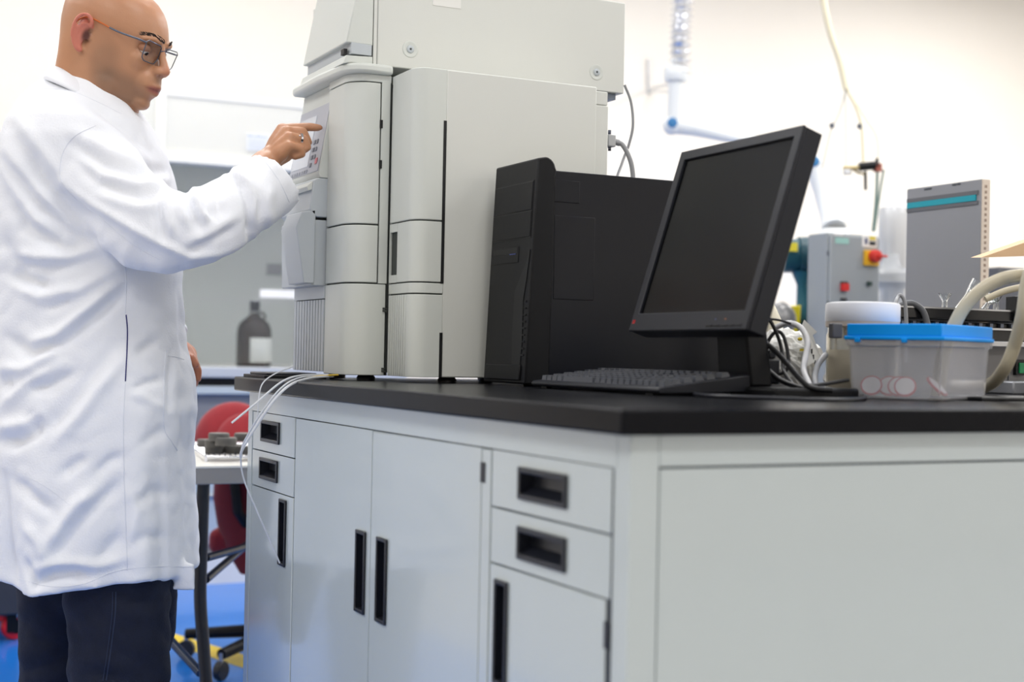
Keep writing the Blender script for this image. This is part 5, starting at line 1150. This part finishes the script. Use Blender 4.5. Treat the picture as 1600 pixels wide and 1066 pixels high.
nz = np.array([noise.noise(Vector(c)*Vector((1, 1, 1)).length*7)*.0022+abs(noise.noise(Vector(c)*22))*.0036 for c in cco])
cco += cn*(disp+nz-.001)[:, None]
smooth_np(cco, ced, 1, .3)
coat = finish(cme, 'lab_coat', coat_m, person, cco)
# collar
def loop(C, A, dh, bump_, d0, n=48, z=0):
    out = []
    for k in range(n):
        th = 2*math.pi*k/n; c, s = math.cos(th), math.sin(th)
        x = C[0]+A[0]*c; y = C[1]+A[1]*c+bump_*s*s
        p = P(x, y, d0)-hf*(dh*s); out.append(p)
    return out
n_ = 56
L1 = loop((150, 152), (50, 42), .070, -2, 2.81, n_); L2 = loop((148, 145), (54, 41), .074, -6, 2.81, n_); L3_ = loop((146, 148), (60, 42), .084, -4, 2.81, n_); L4 = loop((144, 164), (72, 38), .122, -7, 2.81, n_); L5 = loop((144, 167), (69, 36), .116, -6, 2.81, n_)
vs = L1+L2+L3_+L4+L5; fs = []
for j in range(4):
    for k in range(n_): fs.append((j*n_+k, j*n_+(k+1) % n_, (j+1)*n_+(k+1) % n_, (j+1)*n_+k))
cl = MB().add(vs, fs).build('collar', coat_m, person, smooth=True, ang=80)
sb = cl.modifiers.new('sub', 'SUBSURF'); sb.levels = 1; sb.render_levels = 1
sd = cl.modifiers.new('sol', 'SOLIDIFY'); sd.thickness = .002
# blue shirt edge
MB().caps([P(178, 166, 2.79), P(184, 162, 2.79), P(190, 168, 2.80)], [.006, .006, .006]).build('shirt_collar', mat('blue_shirt', (50, 90, 180), .8), person, smooth=True)
# seams laid on the cloth
bvh = BVHTree.FromPolygons([Vector(c) for c in cco], [tuple(p.vertices) for p in cme.polygons])
def seam(pts, r_, m, nm, n=8):
    out = []
    for p in spline([Vector((x, y, 0)) for x, y in pts], n):
        d_ = ray(p.x, p.y).normalized(); h_, nn_, _, _ = bvh.ray_cast(CAM, d_, 4)
        if h_: out.append(h_-d_*.0003)
    if len(out) > 2: MB().tube(out, r_, 6).build(nm, m, person, smooth=True)
seam([(150, 196), (118, 212), (100, 235), (94, 262), (97, 285), (120, 312)], .0007, seam_m, 'armhole_seam')
seam([(121, 312), (160, 343), (205, 380), (250, 406)], .0005, seam_m, 'sleeve_seam')
seam([(196, 418), (197, 450), (196, 490)], .0007, seam_m, 'side_seam')
seam([(196, 600), (193, 660), (194, 740), (196, 800), (198, 860), (199, 892)], .0008, seam_m, 'side_seam', 10)
seam([(197, 492), (199, 515), (198.5, 545), (197, 575), (196, 596)], .0012, mat('navy_opening', (52, 54, 110), .9), 'pocket_slit')
seam([(259, 548), (257, 580), (256, 625), (257, 670), (268, 690), (277, 704)], .0007, seam_m, 'pocket_seam')
seam([(262, 556), (275, 558), (288, 562)], .0006, seam_m, 'pocket_seam')
seam([(62, 138), (110, 142), (150, 158), (190, 178)], .0004, seam_m, 'yoke_seam')
seam([(22, 735), (70, 760), (110, 790)], .0003, seam_m, 'crease')
seam([(414, 252), (436, 282), (452, 316)], .0005, seam_m, 'cuff_seam')
seam([(30, 905), (80, 917), (130, 913), (180, 893), (240, 886), (300, 886)], .0005, seam_m, 'hem_seam')
# ---- jeans and shoes
jn = MB()
def leg(S, name='x'):
    vs = []; seg = 40
    for x, y, r_, d in S:
        c = P(x, y, d); rp = r_/F*d
        for k in range(seg): q = 2*math.pi*k/seg; vs.append(c+r0*math.cos(q)*rp+hf*math.sin(q)*rp*.85)
    n_ = len(S); jn.add(vs, [(i*seg+k, (i+1)*seg+k, (i+1)*seg+(k+1) % seg, i*seg+(k+1) % seg) for i in range(n_-1) for k in range(seg)]+[tuple(range(seg)), tuple(range((n_-1)*seg, n_*seg))[::-1]])
leg([(165, 800, 90, 2.76), (180, 880, 86, 2.74), (184, 960, 82, 2.73), (186, 1060, 78, 2.73), (188, 1150, 70, 2.74), (190, 1230, 64, 2.75), (192, 1290, 60, 2.75)])
leg([(130, 800, 90, 2.9), (104, 880, 74, 2.92), (94, 960, 66, 2.93), (90, 1060, 60, 2.94), (84, 1150, 54, 2.95), (76, 1220, 50, 2.95), (72, 1262, 50, 2.95)])
leg([(215, 800, 70, 2.93), (240, 900, 40, 2.94), (246, 960, 32, 2.95), (244, 1020, 24, 2.95)])
jme, jco, jed = remesh(jn, .007, 2, .5); jn_ = normals(jme)
nzj = np.array([abs(noise.noise(Vector((c[0]*9, c[1]*9, c[2]*16))))*.012+noise.noise(Vector(c)*30)*.003 for c in jco]); jco += jn_*(nzj-.004)[:, None]
finish(jme, 'jeans', denim_m, person, jco)
bvh = BVHTree.FromPolygons([Vector(c) for c in jco], [tuple(p.vertices) for p in jme.polygons])
seam([(181, 925), (180, 960), (174, 1010), (166, 1064)], .0012, denim_st, 'jeans_seam'); seam([(176, 925), (175, 960), (169, 1010), (161, 1064)], .0008, denim_st, 'jeans_seam')
for x, d in ((192, 2.75), (72, 2.95)):
    c = P(x, 1250, d); sh2 = MB().caps([Vector((c.x, c.y, .045))-r0*.06, Vector((c.x, c.y, .045))+r0*.04, Vector((c.x, c.y, .036))+r0*.15], [.045, .045, .036], 18)
    me_, co_, ed_ = remesh(sh2, .006, 2); finish(me_, 'shoe', mat('black_leather', (24, 22, 22), .4), person, co_)
